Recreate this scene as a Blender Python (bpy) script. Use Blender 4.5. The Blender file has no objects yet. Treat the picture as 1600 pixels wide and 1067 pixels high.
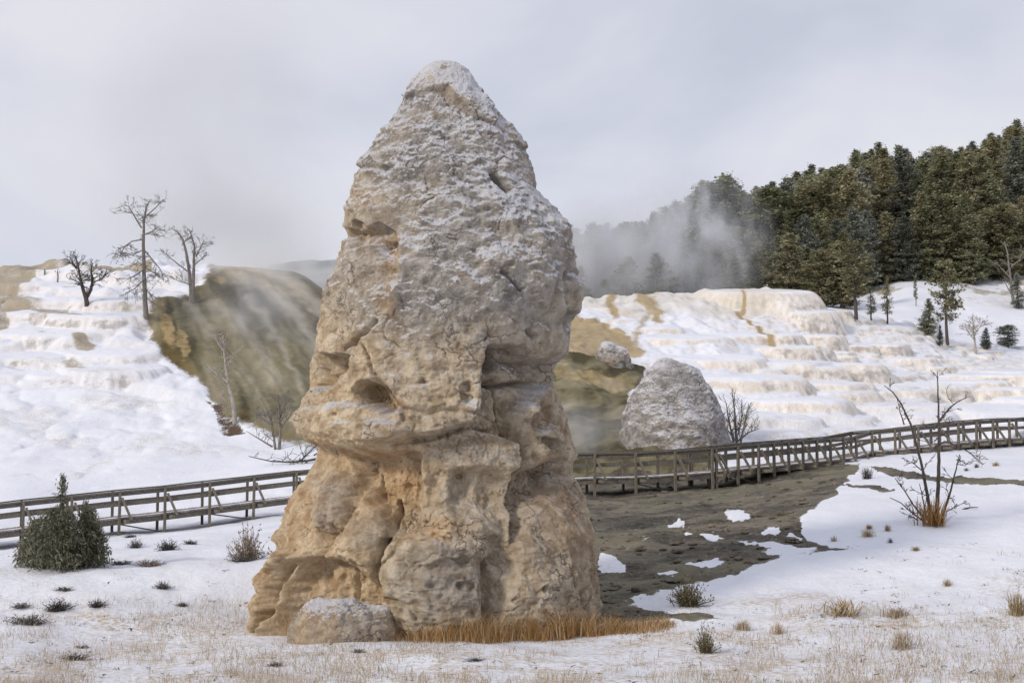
import bpy, math, random
import numpy as np
from mathutils import Vector

C = bpy.context.scene.collection
R = math.radians
rng = np.random.default_rng(7)
random.seed(7)

# ------------------------------------------------------------------ camera
FPX, CAMH, PITCH = 2084.0, 3.66, math.atan((700 - 533.5) / 2084.0)
cd = bpy.data.cameras.new('camera')
cd.sensor_width = 36.0
cd.lens = 36.0 * FPX / 1600.0
cd.clip_start = 0.1
cd.clip_end = 4000
cam = bpy.data.objects.new('camera', cd)
C.objects.link(cam)
cam.location = (0, 0, CAMH)
cam.rotation_euler = (math.pi / 2 + PITCH, 0, 0)
sc = bpy.context.scene
sc.camera = cam

# ------------------------------------------------------------------ render settings, sky, sun
sc.view_settings.view_transform = 'Standard'
sc.view_settings.look = 'None'
sc.view_settings.exposure = 0.0
sc.view_settings.gamma = 1.0
sc.render.engine = 'CYCLES'
sc.cycles.use_denoising = True
sc.cycles.max_bounces = 6
sc.cycles.diffuse_bounces = 3
sc.cycles.glossy_bounces = 2
sc.cycles.transparent_max_bounces = 8
sc.cycles.volume_bounces = 2
sc.cycles.volume_step_rate = 1.0

SUN_EL, SUN_AZ = R(27), R(232)     # azimuth clockwise from +Y (north): behind the camera, to the left
w = bpy.data.worlds.new('World')
sc.world = w
w.use_nodes = True
nt = w.node_tree
nt.nodes.clear()
def N(t, ty, **kw):
    n = t.nodes.new(ty)
    for k, v in kw.items():
        setattr(n, k, v)
    return n
out = N(nt, 'ShaderNodeOutputWorld')
bg = N(nt, 'ShaderNodeBackground')
bg.inputs['Strength'].default_value = 0.1
sky = N(nt, 'ShaderNodeTexSky', sky_type='NISHITA', sun_disc=False, sun_elevation=SUN_EL, sun_rotation=SUN_AZ)
sky.altitude = 1900
sky.dust_density = 2.0
tc = N(nt, 'ShaderNodeTexCoord')
mp = N(nt, 'ShaderNodeMapping')
mp.inputs['Scale'].default_value = (2.2, 2.2, 4.2)
mp.inputs['Location'].default_value = (0.3, 0.1, 0.55)
n1 = N(nt, 'ShaderNodeTexNoise')
n1.inputs['Scale'].default_value = 1.5
n1.inputs['Detail'].default_value = 5
n1.inputs['Roughness'].default_value = 0.5
n1.inputs['Distortion'].default_value = 0.25
cr = N(nt, 'ShaderNodeValToRGB')
cr.color_ramp.elements[0].position = 0.34
cr.color_ramp.elements[0].color = (5.9, 6.2, 7.2, 1)
cr.color_ramp.elements[1].position = 0.66
cr.color_ramp.elements[1].color = (8.1, 8.1, 8.6, 1)
e = cr.color_ramp.elements.new(0.5)
e.color = (7.1, 7.25, 8.15, 1)
mx = N(nt, 'ShaderNodeMix', data_type='RGBA')
mx.inputs[0].default_value = 0.93
L = nt.links.new
L(tc.outputs['Generated'], mp.inputs['Vector'])
L(mp.outputs['Vector'], n1.inputs['Vector'])
L(n1.outputs['Fac'], cr.inputs['Fac'])
L(sky.outputs['Color'], mx.inputs[6])
L(cr.outputs['Color'], mx.inputs[7])
L(mx.outputs[2], bg.inputs['Color'])
L(bg.outputs[0], out.inputs['Surface'])

sd = bpy.data.lights.new('sun', 'SUN')
sd.energy = 2.1
sd.angle = R(9)
sd.color = (1.0, 0.91, 0.78)
sun = bpy.data.objects.new('sun', sd)
C.objects.link(sun)
sdir = Vector((math.sin(SUN_AZ) * math.cos(SUN_EL), math.cos(SUN_AZ) * math.cos(SUN_EL), math.sin(SUN_EL)))
sun.rotation_euler = (-sdir).to_track_quat('-Z', 'Y').to_euler()
sun.location = (-30, -30, 40)

# ------------------------------------------------------------------ helpers
def sstep(a, b, x):
    t = np.clip((x - a) / (b - a), 0, 1)
    return t * t * (3 - 2 * t)

_perm = np.random.default_rng(11).permutation(256).astype(np.int32)
_perm = np.concatenate([_perm, _perm])
_g = np.random.default_rng(12).normal(size=(256, 3)).astype(np.float32)
_g /= np.linalg.norm(_g, axis=1)[:, None]

def noise(x, y, z):
    x = np.asarray(x, np.float32); y = np.asarray(y, np.float32); z = np.asarray(z, np.float32)
    x, y, z = np.broadcast_arrays(x, y, z)
    xi = np.floor(x).astype(np.int32); yi = np.floor(y).astype(np.int32); zi = np.floor(z).astype(np.int32)
    xf = x - xi; yf = y - yi; zf = z - zi
    fu = xf * xf * xf * (xf * (xf * 6 - 15) + 10)
    fv = yf * yf * yf * (yf * (yf * 6 - 15) + 10)
    fw = zf * zf * zf * (zf * (zf * 6 - 15) + 10)
    r = 0
    for a in (0, 1):
        wa = fu if a else 1 - fu
        pa = _perm[(xi + a) & 255]
        for b in (0, 1):
            wb = wa * (fv if b else 1 - fv)
            pb = _perm[(pa + yi + b) & 255]
            for c in (0, 1):
                g = _g[_perm[(pb + zi + c) & 255]]
                d = g[..., 0] * (xf - a) + g[..., 1] * (yf - b) + g[..., 2] * (zf - c)
                r = r + wb * (fw if c else 1 - fw) * d
    return r * 1.6

def fbm(x, y, z, o=4, gain=0.5):
    r = 0; a = 1.0; f = 1.0
    for i in range(o):
        r = r + a * noise(x * f + 17.3 * i, y * f - 9.1 * i, z * f + 4.7 * i)
        a *= gain; f *= 2.03
    return r

def ridged(x, y, z, o=3, gain=0.5):
    r = 0; a = 1.0; f = 1.0
    for i in range(o):
        r = r + a * (1 - 2 * np.abs(noise(x * f + 31.3 * i, y * f + 5.1 * i, z * f - 7.7 * i)))
        a *= gain; f *= 2.1
    return r

def worley2(x, y, seed=0):
    xi = np.floor(x).astype(np.int32); yi = np.floor(y).astype(np.int32)
    f1 = np.full(np.shape(x), 9.0, np.float32); idv = np.zeros(np.shape(x), np.float32)
    f2 = np.full(np.shape(x), 9.0, np.float32)
    rr = np.random.default_rng(50 + seed).random((256, 3)).astype(np.float32)
    for a in (-1, 0, 1):
        for b in (-1, 0, 1):
            h = _perm[(_perm[(xi + a) & 255] + yi + b) & 255]
            px = xi + a + rr[h, 0]; py = yi + b + rr[h, 1]
            d = np.sqrt((px - x) ** 2 + (py - y) ** 2)
            cl = d < f1
            f2 = np.where(cl, f1, np.minimum(f2, d))
            idv = np.where(cl, rr[h, 2], idv)
            f1 = np.where(cl, d, f1)
    return f1, f2, idv

def sdf_poly(x, y, poly):
    P = np.array(poly, np.float32)
    d = np.full(np.shape(x), 1e9, np.float32); ins = np.zeros(np.shape(x), bool)
    n = len(P)
    for i in range(n):
        ax, ay = P[i]; bx, by = P[(i + 1) % n]
        ex, ey = bx - ax, by - ay
        t = np.clip(((x - ax) * ex + (y - ay) * ey) / (ex * ex + ey * ey + 1e-9), 0, 1)
        d = np.minimum(d, (x - ax - t * ex) ** 2 + (y - ay - t * ey) ** 2)
        c = ((ay > y) != (by > y)) & (x < (bx - ax) * (y - ay) / ((by - ay) + 1e-9) + ax)
        ins ^= c
    d = np.sqrt(d)
    return np.where(ins, d, -d)

def dline(x, y, pts):
    d = np.full(np.shape(x), 1e9, np.float32)
    for (ax, ay), (bx, by) in zip(pts[:-1], pts[1:]):
        ex, ey = bx - ax, by - ay
        t = np.clip(((x - ax) * ex + (y - ay) * ey) / (ex * ex + ey * ey + 1e-9), 0, 1)
        d = np.minimum(d, (x - ax - t * ex) ** 2 + (y - ay - t * ey) ** 2)
    return np.sqrt(d)

def ell(x, y, cx, cy, rx, ry, rot=0.0):
    c, s = math.cos(R(rot)), math.sin(R(rot))
    dx, dy = x - cx, y - cy
    return np.sqrt(((dx * c + dy * s) / rx) ** 2 + ((-dx * s + dy * c) / ry) ** 2)

SP, CP = math.sin(PITCH), math.cos(PITCH)
def pt(px, py, Y):
    """world point on the sight line of a photo pixel, at depth Y"""
    dx = (np.asarray(px, float) - 800) / FPX; dy = -(np.asarray(py, float) - 533.5) / FPX
    yc = CP - dy * SP; zc = SP + dy * CP
    s = np.asarray(Y, float) / yc
    return dx * s, np.asarray(Y, float) + 0 * dx, CAMH + zc * s

def proj(x, y, z):
    zz = z - CAMH
    f = y * CP + zz * SP
    u = -y * SP + zz * CP
    return 800 + FPX * x / f, 533.5 - FPX * u / f

def mesh_np(name, V, F, smooth=True):
    V = np.ascontiguousarray(V, np.float32); F = np.ascontiguousarray(F, np.int32)
    me = bpy.data.meshes.new(name)
    me.vertices.add(len(V)); me.vertices.foreach_set('co', V.ravel())
    k = F.shape[1]
    me.loops.add(F.size); me.loops.foreach_set('vertex_index', F.ravel())
    me.polygons.add(len(F))
    me.polygons.foreach_set('loop_start', np.arange(0, F.size, k, dtype=np.int32))
    me.polygons.foreach_set('loop_total', np.full(len(F), k, np.int32))
    me.polygons.foreach_set('use_smooth', np.full(len(F), smooth, bool))
    me.update(calc_edges=True)
    return me

def vattr(me, name, arr):
    a = me.attributes.new(name, 'FLOAT_COLOR', 'POINT')
    a.data.foreach_set('color', np.ascontiguousarray(arr, np.float32).ravel())

def link(name, me, mat, parent=None, loc=None):
    o = bpy.data.objects.new(name, me)
    C.objects.link(o)
    if mat is not None and len(me.materials) == 0:
        me.materials.append(mat)
    if parent is not None:
        o.parent = parent
    if loc is not None:
        o.location = loc
    return o

def tag(o, label=None, cat=None, group=None, kind=None):
    if label: o['label'] = label
    if cat: o['category'] = cat
    if group: o['group'] = group
    if kind: o['kind'] = kind
    return o

def empty(name, loc, label, cat, group=None, rz=0.0):
    o = bpy.data.objects.new(name, None)
    o.empty_display_size = 0.3
    C.objects.link(o)
    o.location = loc
    o.rotation_euler = (0, 0, rz)
    return tag(o, label, cat, group)

def copy_tree(o, parent=None):
    c = o.copy()
    C.objects.link(c)
    if parent is not None: c.parent = parent
    for ch in list(o.children):
        copy_tree(ch, c)
    return c

def grid_normals(X, Y, Z):
    P = np.stack([X, Y, Z], -1)
    du = np.gradient(P, axis=1); dv = np.gradient(P, axis=0)
    n = np.cross(du, dv)
    n /= np.linalg.norm(n, axis=-1, keepdims=True) + 1e-12
    return n

# ------------------------------------------------------------------ material helpers
def new_mat(name, rough=0.9, spec=0.2):
    m = bpy.data.materials.new(name)
    m.use_nodes = True
    t = m.node_tree
    b = t.nodes['Principled BSDF']
    b.inputs['Roughness'].default_value = rough
    b.inputs['Specular IOR Level'].default_value = spec
    return m, t, b

def nnoise(t, scale, detail=4, rough=0.55, vec=None, stretch=None):
    n = N(t, 'ShaderNodeTexNoise')
    n.inputs['Scale'].default_value = scale
    n.inputs['Detail'].default_value = detail
    n.inputs['Roughness'].default_value = rough
    if vec is None:
        g = N(t, 'ShaderNodeNewGeometry'); vec = g.outputs['Position']
    if stretch:
        m = N(t, 'ShaderNodeMapping'); m.inputs['Scale'].default_value = stretch
        t.links.new(vec, m.inputs['Vector']); vec = m.outputs['Vector']
    t.links.new(vec, n.inputs['Vector'])
    return n.outputs['Fac']

def nramp(t, fac, a, b, c0=0.0, c1=1.0):
    n = N(t, 'ShaderNodeMapRange')
    n.interpolation_type = 'SMOOTHSTEP'
    t.links.new(fac, n.inputs[0])
    for i, v in zip((1, 2, 3, 4), (a, b, c0, c1)): n.inputs[i].default_value = v
    return n.outputs[0]

def nmix(t, fac, a, b):
    n = N(t, 'ShaderNodeMix', data_type='RGBA')
    if isinstance(fac, (int, float)): n.inputs[0].default_value = fac
    else: t.links.new(fac, n.inputs[0])
    for i, v in ((6, a), (7, b)):
        if isinstance(v, tuple): n.inputs[i].default_value = (*v, 1) if len(v) == 3 else v
        else: t.links.new(v, n.inputs[i])
    return n.outputs[2]

def nmath(t, op, a, b=None):
    n = N(t, 'ShaderNodeMath', operation=op)
    for i, v in ((0, a), (1, b)):
        if v is None: continue
        if isinstance(v, (int, float)): n.inputs[i].default_value = v
        else: t.links.new(v, n.inputs[i])
    return n.outputs[0]

def nattr(t, name):
    a = N(t, 'ShaderNodeAttribute', attribute_name=name)
    s = N(t, 'ShaderNodeSeparateColor')
    t.links.new(a.outputs['Color'], s.inputs[0])
    return s.outputs[0], s.outputs[1], s.outputs[2], a.outputs['Alpha']

def nbump(t, b, height, strength, dist):
    n = N(t, 'ShaderNodeBump')
    n.inputs['Strength'].default_value = strength
    n.inputs['Distance'].default_value = dist
    t.links.new(height, n.inputs['Height'])
    t.links.new(n.outputs['Normal'], b.inputs['Normal'])

# ---- terrain material: snow with mud, algae, travertine and ochre masks
M_TERR, t, b = new_mat('snowy_terrain', 0.85, 0.15)
mud, alg, cream, ochre = nattr(t, 'mask_a')
rust, pale, tan, thin = nattr(t, 'mask_b')
streak, ochs, ctop, _z = nattr(t, 'mask_c')
geo = N(t, 'ShaderNodeNewGeometry')
sepn = N(t, 'ShaderNodeSeparateXYZ'); t.links.new(geo.outputs['Normal'], sepn.inputs[0])
nz = sepn.outputs[2]
nf = nnoise(t, 9.0, 5, 0.65)
nm = nnoise(t, 1.1, 5, 0.6)
nl = nnoise(t, 0.22, 4, 0.55)
snow = nmix(t, nramp(t, nl, 0.3, 0.7), (0.715, 0.735, 0.81), (0.80, 0.82, 0.88))
jit = nmath(t, 'ADD', nmath(t, 'MULTIPLY', nmath(t, 'SUBTRACT', nf, 0.5), 0.75), nmath(t, 'MULTIPLY', nmath(t, 'SUBTRACT', nm, 0.5), 0.9))
def crisp(m, lo, hi, k=1.0): return nramp(t, nmath(t, 'ADD', m, nmath(t, 'MULTIPLY', jit, nmath(t, 'MULTIPLY', nramp(t, m, 0.0, 0.18), k))), lo, hi)
mud = crisp(mud, 0.42, 0.58, 0.8); alg = crisp(alg, 0.30, 0.72, 1.1); ochre = nmath(t, 'MULTIPLY', crisp(ochre, 0.18, 0.70, 1.0), 0.9); rust = crisp(rust, 0.40, 0.60, 1.0); tan = crisp(tan, 0.25, 0.80, 1.0)
# dry litter showing through thin snow
speck = nmath(t, 'MULTIPLY', thin, nramp(t, nmath(t, 'ADD', nmath(t, 'MULTIPLY', nf, 0.7), nmath(t, 'MULTIPLY', nm, 0.45)), 0.5, 0.72))
col = nmix(t, speck, snow, nmix(t, nm, (0.42, 0.34, 0.25), (0.55, 0.47, 0.37)))
# travertine where it is steep, snow where it lies flatter
nstreak = nnoise(t, 1.0, 4, 0.6, stretch=(2.2, 2.2, 0.25))
stonec = nmix(t, nramp(t, nstreak, 0.35, 0.68), (0.68, 0.615, 0.54), (0.83, 0.79, 0.75))
steep = nramp(t, nmath(t, 'ADD', nz, nmath(t, 'MULTIPLY', nmath(t, 'SUBTRACT', nm, 0.5), 0.35)), 0.90, 0.62)
col = nmix(t, nmath(t, 'MULTIPLY', cream, steep), col, stonec)
# bare grey stone scraps in steeper snow
scrap = nmath(t, 'MULTIPLY', nramp(t, nmath(t, 'ADD', nz, nmath(t, 'MULTIPLY', nf, 0.5)), 0.86, 0.68), nramp(t, nm, 0.45, 0.62))
col = nmix(t, nmath(t, 'MULTIPLY', scrap, 0.6), col, (0.30, 0.27, 0.24))
col = nmix(t, tan, col, nmix(t, nm, (0.27, 0.225, 0.155), (0.47, 0.41, 0.32)))
# algae brown and olive
nalg = nnoise(t, 0.55, 5, 0.6, stretch=(1.5, 0.7, 0.5))
stv = nmath(t, 'ADD', streak, nmath(t, 'MULTIPLY', nmath(t, 'SUBTRACT', nm, 0.5), 0.5))
algc = nmix(t, nramp(t, stv, 0.25, 0.5), (0.075, 0.065, 0.038), (0.165, 0.145, 0.085))
algc = nmix(t, nramp(t, stv, 0.5, 0.72), algc, (0.23, 0.205, 0.135))
algc = nmix(t, nmath(t, 'MULTIPLY', nramp(t, stv, 0.75, 0.95), 0.7), algc, (0.36, 0.33, 0.265))
algc = nmix(t, nmath(t, 'MULTIPLY', ochs, nramp(t, nm, 0.35, 0.6, 0.1, 0.75)), algc, (0.20, 0.135, 0.035))
col = nmix(t, alg, col, algc)
col = nmix(t, pale, col, nmix(t, nm, (0.52, 0.46, 0.36), (0.72, 0.66, 0.57)))
col = nmix(t, ochre, col, nmix(t, nm, (0.24, 0.15, 0.045), (0.50, 0.40, 0.23)))
col = nmix(t, rust, col, nmix(t, nm, (0.05, 0.036, 0.025), (0.15, 0.10, 0.065)))
# mud
nmu = nnoise(t, 0.6, 6, 0.68, stretch=(0.7, 1.6, 1.0))
mudc = nmix(t, nramp(t, nmu, 0.36, 0.64), (0.05, 0.046, 0.040), (0.19, 0.165, 0.13))
mudc = nmix(t, nmath(t, 'MULTIPLY', nramp(t, nl, 0.45, 0.6), 0.6), mudc, (0.20, 0.185, 0.125))
nb_ = nnoise(t, 0.33, 3, 0.6)
mudc = nmix(t, nmath(t, 'MULTIPLY', nramp(t, nb_, 0.52, 0.62), 0.6), mudc, (0.052, 0.045, 0.037))
mudc = nmix(t, nmath(t, 'MULTIPLY', nramp(t, nf, 0.5, 0.72), 0.5), mudc, (0.32, 0.28, 0.22))
fleck = nramp(t, nmath(t, 'ADD', nmath(t, 'MULTIPLY', nf, 0.55), nmath(t, 'MULTIPLY', nm, 0.45)), 0.625, 0.655)
mudc = nmix(t, nmath(t, 'MULTIPLY', fleck, 0.75), mudc, (0.70, 0.70, 0.73))
col = nmix(t, mud, col, mudc)
t.links.new(col, b.inputs['Base Color'])
hb = nmath(t, 'ADD', nmath(t, 'MULTIPLY', nf, 0.35), nm)
nbump(t, b, hb, 0.6, 0.14)
b.inputs['Subsurface Weight'].default_value = 0.0

# ---- rock material
def rock_material(name, frost_boost=0.0, grey_only=False):
    m, t, b = new_mat(name, 0.92, 0.15)
    frost, och, grey, dark = nattr(t, 'rock_mask')
    n_s = nnoise(t, 17.0, 5, 0.75)
    vo = N(t, 'ShaderNodeTexVoronoi', feature='DISTANCE_TO_EDGE'); vo.inputs['Scale'].default_value = 1.6
    nd = N(t, 'ShaderNodeTexNoise'); nd.inputs['Scale'].default_value = 2.6; nd.inputs['Detail'].default_value = 4
    gp = N(t, 'ShaderNodeNewGeometry'); va = N(t, 'ShaderNodeVectorMath', operation='MULTIPLY_ADD')
    t.links.new(gp.outputs['Position'], nd.inputs['Vector']); t.links.new(nd.outputs['Color'], va.inputs[0]); va.inputs[1].default_value = (.9, .9, .9); t.links.new(gp.outputs['Position'], va.inputs[2])
    t.links.new(va.outputs[0], vo.inputs['Vector'])
    crk = nramp(t, vo.outputs['Distance'], 0.028, 0.0)
    n_m = nnoise(t, 3.2, 5, 0.62)
    n_l = nnoise(t, 0.8, 4, 0.55)
    n_v = nnoise(t, 2.0, 4, 0.6, stretch=(2.4, 2.4, 0.55))
    base = nmix(t, nramp(t, n_m, 0.33, 0.68), (0.40, 0.30, 0.19), (0.72, 0.595, 0.42))
    base = nmix(t, nmath(t, 'MULTIPLY', nramp(t, n_l, 0.45, 0.65), 0.5), base, (0.56, 0.48, 0.38))
    base = nmix(t, nmath(t, 'MULTIPLY', nramp(t, n_v, 0.55, 0.72), 0.35), base, (0.30, 0.21, 0.13))
    gcol = nmix(t, nramp(t, n_m, 0.35, 0.65), (0.20, 0.185, 0.168), (0.42, 0.39, 0.355))
    base = nmix(t, nmath(t, 'MULTIPLY', grey, nramp(t, n_l, 0.25, 0.6, 0.55, 1.0)), base, gcol)
    if grey_only: base = nmix(t, nramp(t, n_m, 0.35, 0.65), (0.20, 0.19, 0.185), (0.40, 0.385, 0.37))
    ocol = nmix(t, nramp(t, n_m, 0.35, 0.68), (0.44, 0.26, 0.115), (0.68, 0.485, 0.28))
    base = nmix(t, nmath(t, 'MULTIPLY', och, nramp(t, n_v, 0.28, 0.55, 0.5, 1.0)), base, ocol)
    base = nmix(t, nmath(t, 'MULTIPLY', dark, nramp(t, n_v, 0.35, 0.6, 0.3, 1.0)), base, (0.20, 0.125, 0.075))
    pits = nramp(t, n_s, 0.57, 0.68)
    base = nmix(t, nmath(t, 'MULTIPLY', pits, 0.6), base, (0.15, 0.11, 0.08))
    crk = nmath(t, 'MULTIPLY', crk, nramp(t, n_l, 0.48, 0.62))
    base = nmix(t, nmath(t, 'MULTIPLY', crk, 0.6), base, (0.10, 0.07, 0.048))  # crack lines darkened in colour: part dirt, part crevice shade
    fr = nramp(t, nmath(t, 'ADD', frost, nmath(t, 'MULTIPLY', nmath(t, 'SUBTRACT', n_s, 0.5), 1.7)), 0.36 - frost_boost, 0.78 - frost_boost)
    base = nmix(t, nmath(t, 'MULTIPLY', fr, 0.82), base, (0.66, 0.665, 0.71))
    t.links.new(base, b.inputs['Base Color'])
    nbump(t, b, nmath(t, 'SUBTRACT', nmath(t, 'ADD', nmath(t, 'MULTIPLY', n_s, 0.7), n_m), nmath(t, 'MULTIPLY', crk, 0.5)), 0.95, 0.08)
    return m
M_ROCK = rock_material('travertine_rock')
M_ROCKG = rock_material('grey_rock', -0.04, True)

def simple_mat(name, c0, c1, scale=8.0, rough=0.9, stretch=None, obj=False):
    m, t, b = new_mat(name, rough, 0.15)
    vec = None
    if obj:
        vec = N(t, 'ShaderNodeTexCoord').outputs['Object']
    n = nnoise(t, scale, 4, 0.6, vec=vec, stretch=stretch)
    c = nmix(t, nramp(t, n, 0.3, 0.7), c0, c1)
    t.links.new(c, b.inputs['Base Color'])
    nbump(t, b, n, 0.4, 0.01)
    return m

# ------------------------------------------------------------------ terrain: one height field over bearing and depth, cut into its landforms
# each column: photo x, then (depth, photo y) knots from near to far
KN = {
 -900: [(6,1.75),(17,0.42),(24.6,990),(27.8,945.0),(31,900),(39,880),(56,872),(70,806),(77,720),(85,600),(98,500),(112,450),(126,500),(160,520),(240,520),(330,560)],
 -250: [(6,1.75),(17,0.42),(24.6,988),(27.8,940.5),(31,893),(38,880),(53,868),(64,800),(72,712),(86,596),(98,500),(112,437),(126,480),(160,520),(240,520),(330,560)],
    0: [(6,1.75),(17,0.42),(24.6,985),(27.8,937.5),(31,890),(38,868),(53.5,849),(63,786),(73,705),(86,592),(98,497),(112,429),(126,470),(160,510),(240,510),(330,550)],
  150: [(6,1.75),(17,0.42),(25.6,990),(28,936),(31,890),(38,858),(55,833),(65,774),(74,700),(87,590),(98,490),(112,418),(126,470),(160,510),(240,510),(330,550)],
  300: [(6,1.75),(17,0.42),(25.2,1001),(28.4,950),(31,886),(38,852),(56.5,818),(66,762),(75,695),(87,592),(98,498),(112,416),(126,470),(160,510),(240,510),(330,550)],
  450: [(6,1.75),(17,0.42),(25.2,1001),(28.6,972),(31,884),(38,846),(58,800),(67,738),(75,690),(87,600),(98,505),(112,424),(126,480),(160,510),(240,510),(330,550)],
  520: [(6,1.75),(17,0.42),(25.2,1001),(28.6,975),(31,890),(38,840),(58,796),(67,735),(75,695),(87,620),(98,540),(112,466),(126,520),(160,530),(240,520),(330,550)],
  620: [(6,1.75),(17,0.42),(25.2,1001),(28.6,978),(31,910),(38,835),(58.5,786),(68,738),(76,700),(88,640),(99,590),(112,545),(126,560),(160,545),(240,520),(330,550)],
  760: [(6,1.75),(17,0.42),(25.2,1001),(28.6,972),(31,920),(38,835),(58.6,774),(68,735),(77,680),(88,610),(99,560),(112,520),(126,530),(160,520),(240,500),(330,550)],
  880: [(6,1.75),(17,0.42),(25.2,1001),(28.6,958),(31,918),(38,836),(59,768),(68,728),(77,655),(86,566),(98,512),(112,470),(124,500),(160,490),(240,470),(330,530)],
 1000: [(6,1.75),(17,0.42),(25.6,990),(28.4,945),(31,912),(38,832),(59.2,762),(68,708),(77,655),(88,582),(100,515),(113,465),(124,490),(160,480),(240,462),(330,530)],
 1080: [(6,1.75),(17,0.42),(24.6,996),(28,945),(31,908),(38,828),(60.5,754),(68,702),(78,650),(90,572),(101,515),(113,461),(124,490),(160,474),(240,432),(330,520)],
 1150: [(6,1.75),(17,0.42),(24.6,994),(27.8,949.0),(31,904),(39,820),(61,748),(69,700),(80,650),(91,575),(102,518),(114,458),(124,485),(160,465),(240,388),(330,500)],
 1230: [(6,1.75),(17,0.42),(24.6,990),(27.8,945.0),(31,900),(39,815),(61.5,736),(70,694),(83,645),(93,585),(103,530),(114,457),(124,482),(160,455),(240,368),(330,480)],
 1265: [(6,1.75),(17,0.42),(24.6,988),(27.8,943.0),(31,898),(39,812),(62,732),(71,694),(84,643),(94,588),(104,535),(114,477),(124,484),(160,452),(240,360),(330,470)],
 1350: [(6,1.75),(17,0.42),(24.6,985),(27.8,938.5),(31,892),(39,806),(63,722),(73,690),(87,640),(96,592),(105,548),(114,499),(124,494),(150,462),(240,345),(330,460)],
 1430: [(6,1.75),(17,0.42),(24.6,980),(27.8,934.0),(31,888),(39,803),(65,712),(76,682),(90,638),(98,596),(106,558),(114,518),(124,502),(150,446),(240,325),(330,440)],
 1500: [(6,1.75),(17,0.42),(24.6,976),(27.8,930.0),(31,884),(40,800),(67.5,702),(79,674),(92,634),(100,598),(107,570),(115,545),(124,530),(150,447),(240,305),(330,420)],
 1600: [(6,1.75),(17,0.42),(24.6,970),(27.8,924.0),(31,878),(40,797),(70.5,693),(83,666),(94,630),(101,600),(108,577),(116,556),(126,538),(152,442),(240,285),(330,400)],
 1850: [(6,1.75),(17,0.42),(24.6,965),(27.8,918.5),(31,872),(41,795),(76,690),(86,662),(96,626),(103,598),(110,575),(118,554),(128,536),(154,434),(240,255),(330,380)],
 2500: [(6,1.75),(17,0.42),(24.6,960),(27.8,915.0),(31,870),(42,795),(78,690),(88,662),(98,626),(105,598),(112,575),(120,554),(130,536),(156,430),(240,245),(330,370)],
}
kx = np.array(sorted(KN), float)
K = len(KN[0])
kd = np.zeros((len(kx), K)); kz = np.zeros((len(kx), K))
for i, xx in enumerate(sorted(KN)):
    for k, (d, v) in enumerate(KN[xx]):
        kd[i, k] = d
        kz[i, k] = v if k < 2 else float(pt(800, v, d)[2])
cols = np.concatenate([np.arange(-900, -60, 24), np.arange(-60, 1661, 2.6), np.arange(1672, 2500, 24)])
RN = [16, 50, 80, 80, 50, 60, 60, 110, 120, 110, 110, 26, 70, 60]
KT = np.array([0, 1, 2, 2.5] + list(range(3, K - 1)), float)
tt = np.concatenate([k + np.arange(n) / n for k, n in enumerate(RN)] + [[K - 2.0]])

def hermite_cols(A):
    """A (ncol_knots, K) -> (rows, K at cols) smooth across columns"""
    m = np.zeros_like(A)
    dx = np.diff(kx)[:, None]; s = np.diff(A, axis=0) / dx
    m[1:-1] = np.where(s[:-1] * s[1:] > 0, 2 * s[:-1] * s[1:] / (s[:-1] + s[1:] + 1e-12), 0)
    m[0] = s[0]; m[-1] = s[-1]
    i = np.clip(np.searchsorted(kx, cols) - 1, 0, len(kx) - 2)
    h = (kx[i + 1] - kx[i])[:, None]; u = ((cols - kx[i])[:, None]) / h
    return (A[i] * (1 + 2 * u) * (1 - u) ** 2 + m[i] * h * u * (1 - u) ** 2 + A[i + 1] * u * u * (3 - 2 * u) + m[i + 1] * h * u * u * (u - 1))

def hermite_rows(B, DD):
    """B (ncols, K) values at depth DD (ncols,K) -> (len(tt), ncols)"""
    s = np.diff(B, axis=1) / np.diff(DD, axis=1)
    m = np.zeros_like(B)
    m[:, 1:-1] = 0.5 * (s[:, :-1] + s[:, 1:])
    lim = np.minimum(np.abs(s[:, :-1]), np.abs(s[:, 1:])) * 2.5 + 0.02
    m[:, 1:-1] = np.clip(m[:, 1:-1], -lim, lim)
    m[:, 0] = s[:, 0]; m[:, -1] = s[:, -1]
    i = np.clip(np.searchsorted(KT, tt, side='right') - 1, 0, K - 2); u = ((tt - KT[i]) / (KT[i + 1] - KT[i]))[:, None]
    h = (DD[:, i + 1] - DD[:, i]).T
    v = (B[:, i].T * (1 + 2 * u) * (1 - u) ** 2 + m[:, i].T * h * u * (1 - u) ** 2 + B[:, i + 1].T * u * u * (3 - 2 * u) + m[:, i + 1].T * h * u * u * (u - 1))
    d = DD[:, i].T + h * u
    return d, v

TD, TZ = hermite_rows(hermite_cols(kz), hermite_cols(kd))
TX = (cols[None, :] - 800) / FPX * TD
TY = TD.copy()
PX, PY = proj(TX, TY, TZ)                 # where each bit of ground lies in the photo
wx = PX + 7 * fbm(PX / 40, PY / 22, 0.3 * TY, 4); wy = PY + 4 * fbm(PX / 40 + 50, PY / 22, 0.3 * TY, 4)
TT = tt[:, None] + 0 * TX

def pmask(poly, w, a=1.0):
    return a * sstep(-w / 2, w / 2, sdf_poly(wx, wy, poly))
def emask(cx, cy, rx, ry, rot=0, soft=0.35, a=1.0):
    return a * sstep(1 + soft, 1 - soft, ell(wx, wy, cx, cy, rx, ry, rot))

gfront = sstep(6.2, 5.6, TT)
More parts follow.
